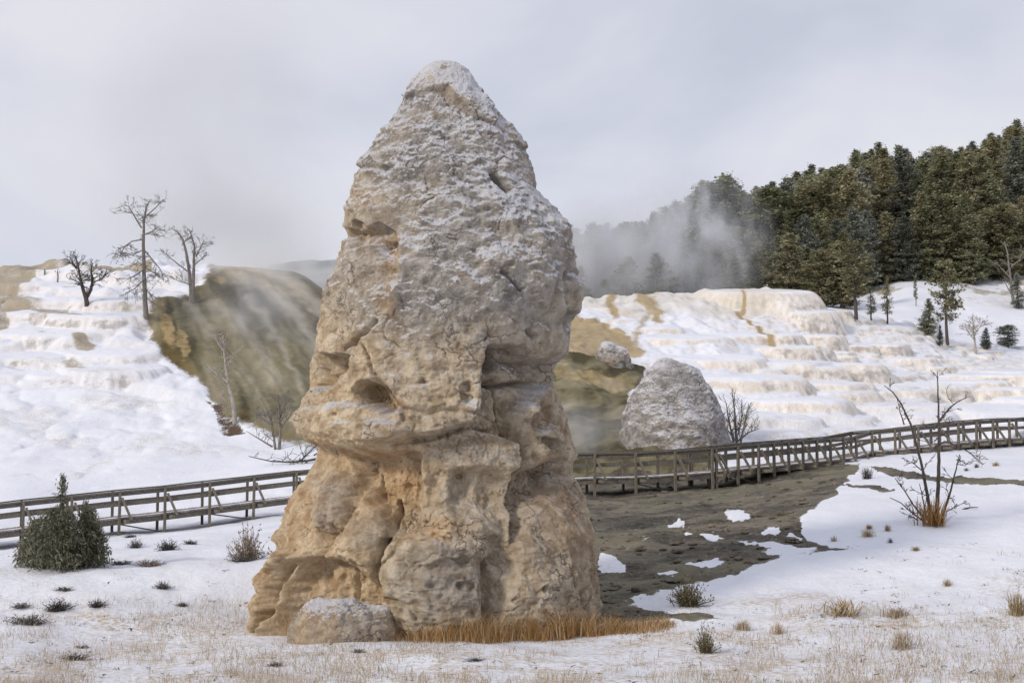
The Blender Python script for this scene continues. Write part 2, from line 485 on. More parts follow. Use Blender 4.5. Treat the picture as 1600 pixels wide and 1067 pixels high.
# --- mud flat and its snow patches
mudm = pmask([(840,775),(920,752),(1050,742),(1180,733),(1300,724),(1345,722),(1338,738),(1318,752),(1300,764),(1308,774),(1262,795),(1250,812),(1256,835),(1275,850),(1322,856),(1285,868),(1222,874),(1160,892),(1128,903),(1085,914),(1040,926),(985,944),(1060,952),(1135,965),(1080,969),(1000,968),(960,975),(880,975),(820,930)], 12)
for q in [(1155,808,19,8,10),(1207,829,10,6,0),(1057,817,11,3,0),(1110,838,15,4,4),(1200,853,42,5,8),(1236,864,40,7,-4),(1102,882,30,5,-3),(1046,899,15,4,-10),(945,876,17,10,-8),(962,884,13,8,10),(948,892,14,4,0),(1240,838,10,4,0),(1075,832,6,3,0),(1000,934,12,3,0)]:
    mudm = mudm * (1 - sstep(1.6, 0.45, ell(wx + 5 * noise(PX / 9, PY / 5, 0.2), wy + 3 * noise(PX / 9 + 7, PY / 5, 0.2), *q)))
mudm = np.maximum(mudm, pmask([(1350,728),(1420,736),(1500,745),(1680,749),(1680,757),(1500,756),(1420,748),(1380,738)], 4))
mudm = np.maximum(mudm, pmask([(1310,752),(1350,757),(1400,765),(1395,769),(1340,764)], 3))
mudm *= sstep(6.4, 6.1, TT)
# --- left mound
brown = pmask([(232,508),(240,480),(300,462),(322,430),(330,405),(400,405),(470,415),(530,450),(640,515),(780,515),(780,720),(480,699),(440,692),(400,670),(345,658),(325,612),(298,590),(262,566),(240,545)], 26)
brown *= (TT > 5.9) * (PX < 760)
tanm = pmask([(-400,450),(0,428),(60,420),(240,412),(240,428),(90,434),(60,432),(30,470),(60,490),(20,500),(-400,500)], 6, 0.75)
tanm = np.maximum(tanm, emask(30,478,45,14,5,a=0.6)); tanm = np.maximum(tanm, emask(128,545,22,12,30,a=.75)); tanm = np.maximum(tanm, emask(55,575,60,9,0,a=.35))
tanm = np.maximum(tanm, emask(118,580,22,7,15,a=.6)); tanm = np.maximum(tanm, emask(4,510,10,14,0,a=.7)); tanm = np.maximum(tanm, emask(80,497,60,5,12,a=.7))
tanm = np.maximum(tanm, .5 * sstep(.30, .62, fbm(TX / 4, TZ / 1.6, TY / 5, 4)) * sstep(7.6, 8.4, TT) * (PX < 240))
tanm *= (TT > 6.5) * (PX < 700)
streak = 0.5 + 0.5 * fbm((TX + TZ * .9) / 1.9 + .4 * noise(TX / 5, TZ / 5, 1), (TX - TZ) / 15, 4.4, 4) + .25 * noise(TX / 7, TY / 7, TZ / 7)
streak = np.where(PX > 720, .5 + .5 * fbm(TX / 2.4, TZ / .9, TY / 4, 4), streak)
ochs = np.clip(1 - np.abs(sdf_poly(wx, wy, [(232,508),(262,566),(298,590),(325,612),(345,658),(440,692),(480,699),(640,700),(640,520),(330,405),(240,480)])) / 26, 0, 1) * (PX < 720)
och = np.maximum(emask(262,520,13,30,-20,a=.6), emask(286,542,9,24,-10,a=.55))
och = np.maximum(och, emask(340,440,22,8,20,a=.35))
rustm = pmask([(320,626),(345,632),(352,652),(378,666),(386,684),(362,682),(340,668)], 10, .62)
palem = np.zeros_like(TX)
for pl, wd, a in [([(360,430),(420,450),(470,500),(500,560)], 14, .55), ([(420,425),(460,445),(500,490)], 12, .6), ([(340,480),(390,520),(430,600)], 12, .35), ([(390,470),(440,540),(470,620)], 7, .35), ([(290,480),(330,520)], 9, .3), ([(330,418),(380,420),(425,428)], 9, .7), ([(240,418),(300,420)], 8, .5)]:
    palem = np.maximum(palem, a * np.exp(-(dline(wx, wy, pl) / wd) ** 2))
palem *= brown
palem = np.maximum(palem, 0)
# --- right travertine
dome = pmask([(600,590),(850,560),(885,555),(915,560),(960,572),(1010,578),(1005,592),(985,622),(990,650),(1010,670),(1050,690),(1090,704),(1125,724),(1090,748),(840,765),(600,770)], 8) * (TT > 4.6) * (PX > 655)
oc2 = pmask([(700,515),(860,502),(900,498),(940,505),(965,520),(1005,548),(1003,558),(960,556),(930,560),(885,556),(850,560),(700,575)], 9, .8)
for pl, wd, a in [([(955,466),(958,490)], 10, .8), ([(1000,466),(1022,480),(1028,500)], 10, .75), ([(1022,470),(1010,500),(990,530),(1000,552)], 8, .55), ([(1155,490),(1168,502),(1190,525),(1213,552)], 4.5, .9), ([(1163,470),(1160,496)], 5, .75),
                  ([(905,468),(980,470),(1080,470)], 9, .25), ([(1100,470),(1130,490)], 8, .3), ([(1280,566),(1290,560)], 6, .6)]:
    oc2 = np.maximum(oc2, a * np.exp(-(dline(wx, wy, pl) / wd) ** 2))
oc2 *= (TT > 7.2) * (PX > 780)
oc2 = np.maximum(oc2, dome * emask(930,600,70,14,10,a=.45))
creamtop = pmask([(890,462),(1240,440),(1262,470),(1180,500),(1130,505),(1060,488),(1000,500),(900,480)], 10) * (TT > 8.5) * (TT < 11.2) * (PX > 780)
och = np.clip(och * (PX < 760) + oc2, 0, 1)
palem = np.maximum(palem, creamtop * (.55 + .3 * noise(TX / 2, TY / 2, TZ)))
alg = np.clip(brown + dome, 0, 1)
right = sstep(800, 860, PX)
cream = np.clip(right * sstep(6.1, 6.7, TT) * (TT < 11.3) + (1 - right) * sstep(7.2, 8.5, TT) * 0.55, 0, 1)
# thin snow with litter in the near field
thin = gfront * (0.25 + 0.75 * sstep(-0.15, 0.55, fbm(TX / 4.5, TY / 2.2, 3.3, 4)))
thin = thin * 0.95 + 0.32 * sstep(940, 1040, PY); thin *= sstep(830, 940, PY) * 0.9 + 0.12
thin = np.clip(thin + 0.5 * emask(560, 1045, 520, 26, 0, .8) + .5 * emask(330,990,190,26,0,.7), 0, 1) * gfront
thin *= 1 - 0.7 * emask(1120,890,220,45,-12,.5) - 0.7 * emask(330,905,210,28,0,.5) * 1.0
thin = np.clip(thin, 0, 1)
for q in [(200,632,80,14,-4),(100,690,46,9,5),(40,655,60,20,0),(225,690,50,6,-20),(120,745,60,5,-28),(40,745,20,4,0),(400,640,30,20,0),(300,700,60,10,0),(160,600,60,10,0),(1250,690,120,20,0),(1400,640,90,16,0),(1560,575,60,16,0),(1570,470,60,10,0)]:
    thin = np.maximum(thin, emask(*q, soft=.8) * .62 * (TT > 5.9))

# --- relief
dz = np.zeros_like(TX)
dz += gfront * (0.06 * fbm(TX / 1.7, TY / 1.7, 0.2, 4) + 0.10 * fbm(TX / 6, TY / 6, 5.2, 2))
dz -= 0.07 * mudm
dz += mudm * (0.07 * ridged(TX / 2.2, TY / 0.9, 1.7, 3) + 0.05 * fbm(TX / .7, TY / .5, 3.7, 3))
lm = sstep(6.3, 7.2, TT) * (1 - right) * sstep(11.6, 10.6, TT)
bil = np.abs(fbm(TX / 5.5, TY / 6.5, TZ / 5, 3)); bil2 = np.abs(fbm(TX / 1.9, TY / 2.4, TZ / 2 + 4, 3))
topness = sstep(7.3, 8.6, TT)
dz += lm * (1 - brown) * ((0.45 + 0.75 * topness) * (bil - 0.25) + (0.10 + 0.10 * topness) * (bil2 - .25))
# a few broad ledges on the left mound
h = TZ + 0.9 * fbm(TX / 7, TY / 8, 9.1, 3)
s = 2.3; q = np.floor(h / s); fr = h / s - q
dz += lm * (1 - brown) * topness * 0.45 * (s * (q + sstep(0.1, 0.62, fr)) - h) * sstep(10.3, 9.6, TT)
# flow ridges of the algae slope run down it
dz += brown * (0.22 * ridged(TX / 3.2 + 0.30 * TZ, TZ / 9, TY / 40, 3) + 0.07 * fbm(TX / 1.0, TY / 2.5, TZ / 2, 3)) * sstep(10.3, 9.4, TT)
dz += dome * (0.35 * ridged(TX / 3.0, TY / 3.5, 2.2, 3))
# terraces on the right
tm = right * sstep(6.15, 6.9, TT) * sstep(11.0, 10.6, TT) * (1 - dome)
cellx = TX / 4.4 + 0.5 * noise(TX / 4, TY / 4, 1); celly = TY / 5.0 + 0.5 * noise(TX / 4 + 9, TY / 4, 2)
f1, f2, cid = worley2(cellx, celly, 1)
f1b, f2b, cidb = worley2(TX / 1.9 + .3 * noise(TX, TY, 3), TY / 2.3, 2)
smoothpart = emask(1090, 545, 95, 62, 15, .35)
s1 = 1.45
h = TZ + 1.9 * fbm(TX / 13, TY / 16, 2.5, 3) + 2.2 * (0.6 - f1) + 0.45 * (0.5 - f1b)
q = np.floor(h / s1); fr = h / s1 - q
lip = lambda f, w_: np.where(f < w_, 1 - (1 - f / w_) ** 2.4, 1.0)
st = s1 * (lip(fr, 0.26) - fr)
s2 = 0.62
h2 = TZ + 0.9 * fbm(TX / 5, TY / 6, 7.5, 2) + 0.7 * (0.5 - f1b)
q2 = np.floor(h2 / s2); st2 = s2 * (lip(h2 / s2 - q2, 0.32) - (h2 / s2 - q2))
wstep = 0.35 + 0.65 * sstep(-0.35, 0.35, fbm(TX / 8, TY / 8, 12.0, 2))
terr = 0.30 * st * wstep + 0.35 * st2 * (1.3 - wstep) - 0.1
dz += tm * (1 - creamtop) * (terr * (1 - smoothpart) + smoothpart * (0.7 * (bil - .25) + .25 * (bil2 - .25)))
dz += tm * 0.05 * ridged(TX / 0.9, TY / 1.6, TZ / 4, 2)
dz += creamtop * tm * 0.25 * fbm(TX / 1.6, TY / 4, TZ / 2, 3)
# rolled rim along the crest of the terraces
rim = right * np.exp(-((TT - 10.0) / 0.13) ** 2) * sstep(900, 960, PX) * sstep(1262, 1235, PX)
dz += 0.22 * rim
far = sstep(11.2, 12.0, TT)
dz += far * (0.5 * fbm(TX / 12, TY / 12, 1.1, 3) + 0.12 * fbm(TX / 2.5, TY / 2.5, 1.1, 3))
GZ = TZ + dz
lr = np.random.default_rng(5)
def lobe(px, d, rx, ry, lift, H, tilt=0.10):
    j = int(np.argmin(np.abs(cols - px))); i = int(np.argmin(np.abs(TD[:, j] - d)))
    w_ = int(rx * 1.5 / (2.6 / FPX * d)) + 3
    sl_ = (slice(max(0, i - 130), i + 130), slice(max(0, j - w_), j + w_))
    X, Y = TX[sl_], TY[sl_]
    cx = TX[i, j]; z0 = TZ[i, j] + lift
    dx, dy = (X - cx) / rx, (Y - d) / ry
    r = np.sqrt(dx * dx + dy * dy + 1e-9)
    a = np.arctan2(dy, dx); sd = lr.uniform(0, 50)
    r = r * (1 + .16 * noise(1.3 * np.cos(a) + sd, 1.3 * np.sin(a), sd) + .035 * noise(np.cos(a) * rx * 2.2 + sd, np.sin(a) * ry * 2.2, sd + 3)) + .04 * noise(X / .5, Y / .5, sd) / rx
    zc = z0 + tilt * (Y - d) - .10 * r * r - H * np.clip((r - .74) / .30, 0, 1.3) ** 2.6 + .03 * noise(X / .7, Y / .7, sd)
    GZ[sl_] = np.where(r < 1.25, np.maximum(GZ[sl_], zc), GZ[sl_])
for _ in range(210):
    d = lr.uniform(73, 112.5); px = lr.uniform(1085, 1680)
    py_ = 700 - (d - 72) / 40 * 225
    if ell(px, py_, 1095, 540, 105, 72, 15) < 1 or (px < 1215 and d > 104) or (px < 1140 and d < 76): continue
    if px > 1330 and d > 108 - (px - 1330) * .01: continue
    if px < 1185 and d > 79 and lr.random() < .85: continue
    if px < 1330 and d < 84 and lr.random() < .45: continue
    big_ = lr.random() < (.55 if d > 84 else .3)
    rx = lr.uniform(2.2, 5.0) if big_ else lr.uniform(.9, 2.1)
    lobe(px, d, rx, rx * lr.uniform(.55, .85), lr.uniform(-.05, .8) if big_ else lr.uniform(0, .45), lr.uniform(1.3, 2.4) if big_ else lr.uniform(.5, 1.1))
for px, d, rx, lf in [(1010,101,3.2,.1),(960,106,2.6,.1),(1060,98,4.0,.2),(1120,93,4.2,.2),(1080,88,3.4,.0),(1140,101,3.6,.1),(1020,93,2.6,.0),(1180,86,3.6,.3),(1170,80,3.0,.3),(1210,110,4,.2),(1250,109,3.6,.3), (1185,111.3,5.2,.6)]:
    lobe(px, d, rx, rx * .75, lf, 1.3, .16)
for _ in range(24):
    d = lr.uniform(86, 110); px = lr.uniform(-60, 262)
    if px > 205 - max(0, 98 - d) * 1.0 + (0 if d > 96 else (98 - d) * 5): continue
    rx = lr.uniform(2.2, 5.2)
    lobe(px, d, rx, rx * lr.uniform(.5, .75), lr.uniform(.0, .6), lr.uniform(.9, 1.9), .16 + lr.uniform(0, .1))
for _ in range(60):
    d = lr.uniform(66, 88); px = lr.uniform(-60, 330); rx = lr.uniform(.5, 1.5)
    lobe(px, d, rx, rx * .8, lr.uniform(-.1, .12), .5, .25)
tanm = np.clip(tanm + far * sstep(.25, .6, fbm(TX / 5, TY / 6, 8.8, 4)) * .7, 0, 1)
GPX, GPY = proj(TX, TY, GZ)

def ground_at(px, d):
    j = float(np.interp(px, cols, np.arange(len(cols)))); j0 = int(j); j1 = min(j0 + 1, len(cols) - 1); u = j - j0
    z0 = np.interp(d, TD[:, j0], GZ[:, j0]); z1 = np.interp(d, TD[:, j1], GZ[:, j1])
    return float(z0 * (1 - u) + z1 * u)
def ground_xy(x, y):
    return ground_at(800 + FPX * x / y, y)
def ground_px(px, py, dmin=10.0):
    """first ground point seen along the sight line of a photo pixel"""
    j = int(round(float(np.interp(px, cols, np.arange(len(cols))))))
    best = None
    for i in range(len(tt)):
        if TD[i, j] > dmin and GPY[i, j] <= py:
            best = i; break
    if best is None: best = int(np.argmin(np.abs(GPY[:, j] - py) + 1e3 * (TD[:, j] < dmin)))
    d = TD[best, j]
    x = float(pt(px, py, d)[0])
    return Vector((x, d, ground_xy(x, d)))

nr, nc = GZ.shape
V = np.stack([TX, TY, GZ], -1).reshape(-1, 3)
ii, jj = np.meshgrid(np.arange(nr - 1), np.arange(nc - 1), indexing='ij')
a0 = (ii * nc + jj).ravel()
F = np.stack([a0, a0 + 1, a0 + nc + 1, a0 + nc], -1)
fT = TT[:-1, :-1].ravel(); fX = PX[:-1, :-1].ravel(); fM = mudm[:-1, :-1].ravel()
MA = np.stack([mudm, alg, cream, och], -1).reshape(-1, 4)
MB_ = np.stack([rustm * (TT > 5.9), palem, tanm, thin], -1).reshape(-1, 4)
MC_ = np.stack([np.clip(streak, 0, 1), ochs * alg, creamtop, 0 * TX], -1).reshape(-1, 4)
reg = np.where(fT < 5.9, 0, np.where(fT < 11.0, np.where(fX < 720, 2, 3), 4))
reg = np.where((reg == 0) & (fM > 0.5), 1, reg)
for k, nme, lab in [(0, 'ground', 'snowy ground with dry grass showing through in front of the rock'), (1, 'mud_flat', 'dark bare mud flat with snow patches right of the tall rock'),
                    (2, 'travertine_hill', 'snowy travertine mound with brown algae slope left of the tall rock'), (3, 'travertine_terrace', 'cream and white stepped travertine terraces right of the tall rock'), (4, 'forest_hill', 'snowy hillside rising behind the terraces under the forest')]:
    Fk = F[reg == k]
    u, inv = np.unique(Fk, return_inverse=True)
    me = mesh_np(nme, V[u], inv.reshape(Fk.shape))
    vattr(me, 'mask_a', MA[u]); vattr(me, 'mask_b', MB_[u]); vattr(me, 'mask_c', MC_[u])
    tag(link(nme, me, M_TERR), lab, nme.replace('_', ' '), kind='structure')

# wide land reaching to the horizon, under and round the modelled ground
ang = np.linspace(0, 2 * np.pi, 65)[:-1]
rad = np.array([0.0, 20, 120, 400, 1500, 3000])
zz = np.array([-1.6, -1.6, -4, -8, -18, -26])
V0 = [[0, 6, -1.6]]
for r_, z_ in zip(rad[1:], zz[1:]):
    V0 += [[r_ * math.cos(a), 6 + r_ * math.sin(a), z_] for a in ang]
F0 = []
for k in range(1, 5):
    for i in range(64):
        p = 1 + (k - 1) * 64 + i; p2 = 1 + (k - 1) * 64 + (i + 1) % 64
        F0.append([p, p + 64, p2 + 64, p2])
F0 += [[0, 1 + i, 1 + (i + 1) % 64, 1 + (i + 1) % 64] for i in range(0)]
M_FAR = simple_mat('distant_snow', (0.60, 0.60, 0.64), (0.80, 0.80, 0.84), 0.05)
tag(link('terrain', mesh_np('terrain', np.array(V0), np.array(F0)), M_FAR), 'wide snowy land around the springs', 'terrain', kind='structure')

# distant ridge seen through the steam between the mound and the rock
xs = np.linspace(-190, 60, 90); us = np.linspace(0, 1, 20)
XX, UU = np.meshgrid(xs, us)
sky_px = 800 + FPX * XX / 480
crest = np.interp(sky_px, [0, 380, 430, 480, 530, 600, 800, 950], [470, 440, 412, 405, 402, 404, 420, 470])
crz = pt(800, crest, 480)[2] + 1.2 * fbm(XX / 9, 0.0 * XX, 3.3, 3)
ZZ = -10 + (crz + 10) * np.sin(UU * np.pi / 2) ; YY = 420 + 60 * UU
n2, m2 = XX.shape
i2, j2 = np.meshgrid(np.arange(n2 - 1), np.arange(m2 - 1), indexing='ij'); a2 = (i2 * m2 + j2).ravel()
M_RIDGE = simple_mat('distant_forest_ridge', (0.16, 0.17, 0.17), (0.40, 0.41, 0.43), 0.12)
tag(link('distant_hill', mesh_np('distant_hill', np.stack([XX, YY, ZZ], -1).reshape(-1, 3), np.stack([a2, a2 + 1, a2 + m2 + 1, a2 + m2], -1)), M_RIDGE), 'pale grey hill far behind the steaming mound', 'hill', kind='structure')

# ------------------------------------------------------------------ the tall rock
YC = 28.0
SIL_L = [(97,688),(99,676),(105,662),(112,650),(125,634),(138,622),(150,619),(165,612),(180,606),(200,598),(230,585),(260,572),(300,558),(330,546),(345,541),(360,540),(375,543),(390,537),(420,524),(450,512),(480,506),(510,499),(540,497),(560,492),(575,489),(600,488),(610,490),(618,488),(630,481),(645,476),(655,474),(668,479),(680,489),(690,500),(700,504),(715,500),(730,490),(745,483),(760,475),(780,465),(800,456),(820,447),(840,438),(860,432),(880,428),(900,422),(920,417),(940,411),(960,406),(975,402),(990,396),(1005,388),(1030,380)]
SIL_R = [(97,694),(99,712),(103,725),(112,742),(125,751),(140,757),(160,775),(180,790),(200,805),(215,812),(225,817),(234,819),(240,815),(260,826),(280,835),(300,838),(310,848),(330,867),(350,880),(365,887),(385,889),(400,893),(430,900),(450,905),(470,907),(488,904),(500,892),(515,886),(540,887),(555,884),(562,872),(575,860),(590,860),(610,863),(630,870),(650,879),(670,886),(690,890),(710,894),(725,890),(740,891),(760,899),(780,907),(800,915),(820,920),(840,924),(860,927),(880,929),(900,930),(920,932),(940,934),(955,934),(975,932),(1005,934),(1030,938)]
def gsm(a, n):
    k = np.exp(-np.linspace(-2, 2, 2 * n + 1) ** 2); k /= k.sum()
    return np.convolve(np.pad(a, n, mode='edge'), k, mode='valid')
NRW = 920
pr = np.linspace(0, 1, NRW)
rows_py = 97 + (1030 - 97) * (pr ** 1.12)
sl = np.interp(rows_py, *zip(*SIL_L)); sr = np.interp(rows_py, *zip(*SIL_R))
xl, _, zr = pt(sl, rows_py, YC); xr = pt(sr, rows_py, YC)[0]
xls, xrs = gsm(xl, 45), gsm(xr, 45)
wtop = sstep(97, 150, rows_py)
xls = xl * (1 - wtop) + xls * wtop; xrs = xr * (1 - wtop) + xrs * wtop
cxs = 0.5 * (xls + xrs); hw = 0.5 * (xrs - xls)
NF, NB = 640, 150
th = np.concatenate([np.linspace(np.pi, 2 * np.pi, NF, endpoint=False), np.linspace(0, np.pi, NB, endpoint=False)])   # front is -Y: theta pi..2pi
ct, stn = np.cos(th), np.sin(th)
def sexp(v, p): return np.sign(v) * np.abs(v) ** p
ex, ey = sexp(ct, 0.86), sexp(stn, 0.86)
k2 = np.abs(ex) ** 2
Lx = (xls[:, None] * (1 - k2) + xl[:, None] * k2) - cxs[:, None]
Rx = (xrs[:, None] * (1 - k2) + xr[:, None] * k2) - cxs[:, None]
RXm = cxs[:, None] + np.where(ex < 0, -ex * Lx, ex * Rx)
hb_ = gsm(hw, 60) * wtop + hw * (1 - wtop)
RYm = YC + 0.80 * hb_[:, None] * ey
RZm = np.repeat(zr[:, None], len(th), 1)
nx = np.repeat((ex * 1.0)[None], NRW, 0); ny = np.repeat(ey[None], NRW, 0)
nn = np.sqrt(nx ** 2 + ny ** 2); nx /= nn; ny /= nn
front = sstep(0.02, 0.45, -ny)
edge = sstep(0.0, 0.25, -ny)
rpx, rpy = proj(RXm, RYm, RZm)
u0 = rpx + 7 * noise(RXm * 1.1, RYm * 1.1, RZm * 1.1) + 3.2 * fbm(RXm * 3, RYm * 3, RZm * 3, 3)
v0 = rpy + 6 * noise(RXm * 1.1 + 40, RYm * 1.1, RZm * 1.1) + 3.0 * fbm(RXm * 3 + 20, RYm * 3, RZm * 3, 3)
D = np.zeros_like(RXm)
def P_(poly, amt, wd):
    global D
    D = D + amt * sstep(-wd * 0.3, wd * 0.7, sdf_poly(u0, v0, poly))
def E_(cx, cy, rx, ry, amt, rot=0, p=1.0, sharp=False):
    global D
    d = ell(u0, v0, cx, cy, rx, ry, rot)
    if sharp: D = D + amt * sstep(1.08, 0.72, d)
    else: D = D + amt * np.clip(1 - d * d, 0, 1) ** p
def L_(pts, amt, wd):
    global D
    D = D + amt * np.exp(-(dline(u0, v0, pts) / wd) ** 2)
# -- broad masses
E_(690, 430, 190, 150, 0.22)
P_([(470,692),(560,700),(660,694),(745,664),(752,560),(775,538),(812,540),(862,562),(900,575),(905,740),(860,850),(700,800),(600,860),(560,790),(470,760)], -0.22, 30)      # the waist lies back under the cap
m_ = 0.30 * sstep(500, 640, v0)
D = D + m_ * sstep(-4, 9, sdf_poly(u0, v0, [(556,480),(600,460),(690,440),(752,440),(753,600),(748,645),(740,660),(690,676),(630,690),(584,694),(580,655),(620,655),(600,625),(585,600),(566,560)]))
E_(552, 668, 92, 40, 0.30, 8, .7)
P_([(480,664),(560,660),(634,668),(640,690),(600,702),(560,703),(490,694)], 0.10, 18)
# -- right alcove
P_([(750,552),(768,541),(812,541),(850,560),(884,574),(862,600),(835,640),(828,692),(742,668),(750,600)], -0.42, 8)
E_(776, 560, 27, 20, -0.45, 10, sharp=True)
E_(815, 582, 52, 20, 0.34, 8)
P_([(755,600),(800,603),(808,650),(790,672),(752,668)], 0.14, 9)
L_([(752,588),(785,598),(820,603),(862,598)], -0.25, 4.5)
L_([(812,603),(813,640),(826,690),(832,760)], -0.22, 4)
E_(729, 612, 11, 20, -0.16, 8, sharp=True)
P_([(832,600),(870,600),(885,660),(892,715),(850,722),(836,690)], 0.16, 10)
E_(858, 655, 16, 22, -0.22, 10, sharp=True)
E_(868, 690, 14, 10, -0.2, 0, sharp=True)
# -- eye sockets on the left
P_([(488,552),(545,556),(540,580),(522,600),(500,612),(484,604)], -0.75, 9)
P_([(549,612),(560,593),(585,589),(612,604),(634,642),(602,646),(566,634)], -0.50, 12)
L_([(550,606),(566,590),(590,588)], 0.10, 6)
L_([(570,545),(592,582),(620,626),(634,655)], -0.20, 4)
L_([(540,548),(575,521),(592,500)], -0.15, 3.5)
L_([(632,642),(668,648),(700,642),(745,642)], -0.10, 3.5)
L_([(585,694),(640,690),(690,678),(740,662)], -0.2, 5)
# -- middle band
P_([(655,700),(735,690),(830,688),(834,736),(745,740),(657,742)], 0.09, 14)
E_(745, 772, 105, 42, -0.26)
P_([(530,712),(600,703),(654,712),(656,780),(648,830),(610,838),(585,800),(545,760)], -0.30, 16)
L_([(656,712),(657,765)], 0.08, 9)
P_([(818,738),(868,722),(892,738),(880,765),(850,795),(820,842),(800,850),(808,790)], -0.40, 18)
L_([(700,745),(690,790),(715,850),(750,870)], 0.16, 16)
L_([(745,740),(760,800),(740,850)], 0.10, 18)
# -- lower lobes
E_(520, 782, 26, 50, 0.36, -8, 0.5)
L_([(545,735),(552,790),(540,830)], -0.16, 7)
E_(578, 835, 48, 46, 0.34, 20, 0.5)
E_(490, 835, 36, 50, 0.22, 20, 0.7)
E_(672, 915, 86, 96, 0.50, 0, 0.6)
L_([(756,880),(764,930),(752,985)], -0.22, 8)
E_(672, 880, 70, 40, 0.10, 0, 0.7)
L_([(600,842),(592,900),(592,940),(604,985)], -0.28, 5)
L_([(612,790),(612,818),(602,850)], -0.2, 4)
L_([(565,745),(568,765),(580,786)], -0.14, 3)
L_([(596,850),(620,838),(660,826),(700,850),(742,880),(752,920)], -0.16, 6)
E_(702, 880, 30, 13, -0.12, -10, sharp=True)
E_(725, 912, 12, 9, -0.14, 20, sharp=True)
L_([(602,930),(625,932),(640,945),(650,965)], -0.14, 4)
P_([(458,876),(498,868),(538,874),(566,888),(590,915),(592,962),(565,990),(448,995),(425,960),(438,900)], -0.34, 12)
L_([(500,862),(540,866),(572,880),(592,898)], 0.10, 8)
L_([(498,900),(500,960)], -0.07, 5); L_([(530,905),(535,975)], -0.08, 5); L_([(560,900),(556,985)], -0.06, 6); L_([(548,890),(549,945)], -.1, 3)
L_([(460,862),(436,905),(420,950),(404,1000)], 0.42, 7)
L_([(484,872),(456,905),(436,950),(420,1000)], 0.46, 8)
L_([(470,876),(446,908),(428,950),(412,998)], -0.55, 5)
L_([(440,845),(425,900),(415,930)], -0.12, 5)
E_(775, 890, 34, 85, -0.30, 10)
E_(850, 900, 80, 130, 0.20, 0)
L_([(800,880),(830,930),(850,960)], -.08, 6)
# -- upper cap
P_([(538,358),(556,351),(574,360),(602,350),(622,362),(626,388),(606,398),(590,386),(545,390)], -0.34, 9)
E_(572, 352, 10, 8, -0.2, 0, sharp=True)
P_([(600,380),(627,380),(628,440),(616,475),(600,450)], -0.16, 16)
L_([(630,362),(634,420),(626,470)], 0.10, 10)
P_([(622,150),(652,105),(690,85),(745,95),(782,184),(772,196),(742,180),(718,160),(702,134),(664,136)], 0.15, 6)
P_([(662,138),(702,136),(718,163),(742,184),(730,190),(700,165),(690,148)], -0.08, 6)
P_([(613,150),(640,118),(665,106),(660,118),(632,146)], 0.14, 4)
P_([(790,190),(850,190),(850,238),(815,237),(800,215)], 0.09, 4)
L_([(768,272),(778,286),(792,300)], -0.3, 4)
L_([(780,430),(800,445),(818,456)], -0.14, 3.5)
L_([(825,520),(838,528)], -0.2, 4)
L_([(560,265),(600,268),(612,262)], -0.10, 5)
E_(892, 468, 26, 42, 0.22, 0)
L_([(878,430),(880,480),(892,502)], -0.14, 5)
E_(860, 380, 50, 70, 0.14); E_(640, 560, 60, 45, 0.12); E_(585, 300, 60, 70, 0.10)
D = np.where(D < 0, D * 1.22, D)
D *= (edge * 0.8 + 0.2 * front) * (0.12 + 0.88 * sstep(104, 160, rpy))
# -- weathering noise
up = sstep(620, 480, rpy)
nA = fbm(RXm / 1.5, RYm / 1.5, RZm / 1.5, 4)
nB = fbm(RXm / 0.42, RYm / 0.42, RZm / 0.34 + 9, 4)
wv = 0.12 * noise(RXm * 1.3, RYm * 1.3, RZm * 1.3)
wq = fbm(RXm / 0.5 + 3, RYm / 0.5, RZm / 0.5, 2)
nS = 0.6 * ridged(RXm / 0.30 + .6 * wq, RYm / 0.30, RZm / 0.17 + .9 * wq, 3, 0.55) + 0.8 * fbm(RXm / 0.16 + wq, RYm / 0.16, RZm / 0.11 + wq, 3)
nC = fbm(RXm / 0.75 + 5, RYm / 0.75, RZm / 0.55, 3)
nP = fbm(RXm / 0.13, RYm / 0.13, RZm / 0.16, 3)
smooth_low = np.clip(0.35 + 0.65 * up, 0, 1)
D2 = 0.13 * nA + (0.045 + .03 * (1 - up)) * nB + (1 - up) * .05 * ridged(RXm / .7 + 4, RYm / .7, RZm / .6, 3) + up * 0.055 * nC + up * 0.020 * nS + up * 0.035 * fbm(RXm / .2 + 3, RYm / .2, RZm / .15 + 1, 3) + (1 - up) * 0.014 * nS + 0.018 * nP * (1.3 - up)
# worm holes low down
pit = np.clip(fbm(RXm / 0.20 + 7, RYm / 0.20, RZm / 0.20, 2) - 0.42, 0, 1)
D2 -= 0.16 * pit * (1 - up) 
D2 *= sstep(95, 180, rpy) * 0.8 + 0.2
D2 *= 0.45 + 0.55 * sstep(0.0, 0.35, np.abs(ny))
cr1, cr2, _c = worley2(u0 / 46.0 + .4 * nA, v0 / 38.0 + .3 * nB, 4)
ck = sstep(0.09, 0.0, cr2 - cr1) * sstep(-.1, .5, noise(RXm * .9 + 3, RYm * .9, RZm * .9))
D2 -= 0.045 * ck * front * sstep(170, 260, rpy)
nG = ridged(RXm / 0.10, RYm / 0.10, RZm / 0.085, 2)
D2 += 0.012 * nG * (1 - 0.4 * up) + 0.02 * (1 - up) * fbm(RXm / 0.22 + 2, RYm / 0.22, RZm / 0.2, 3)
tot = D + D2
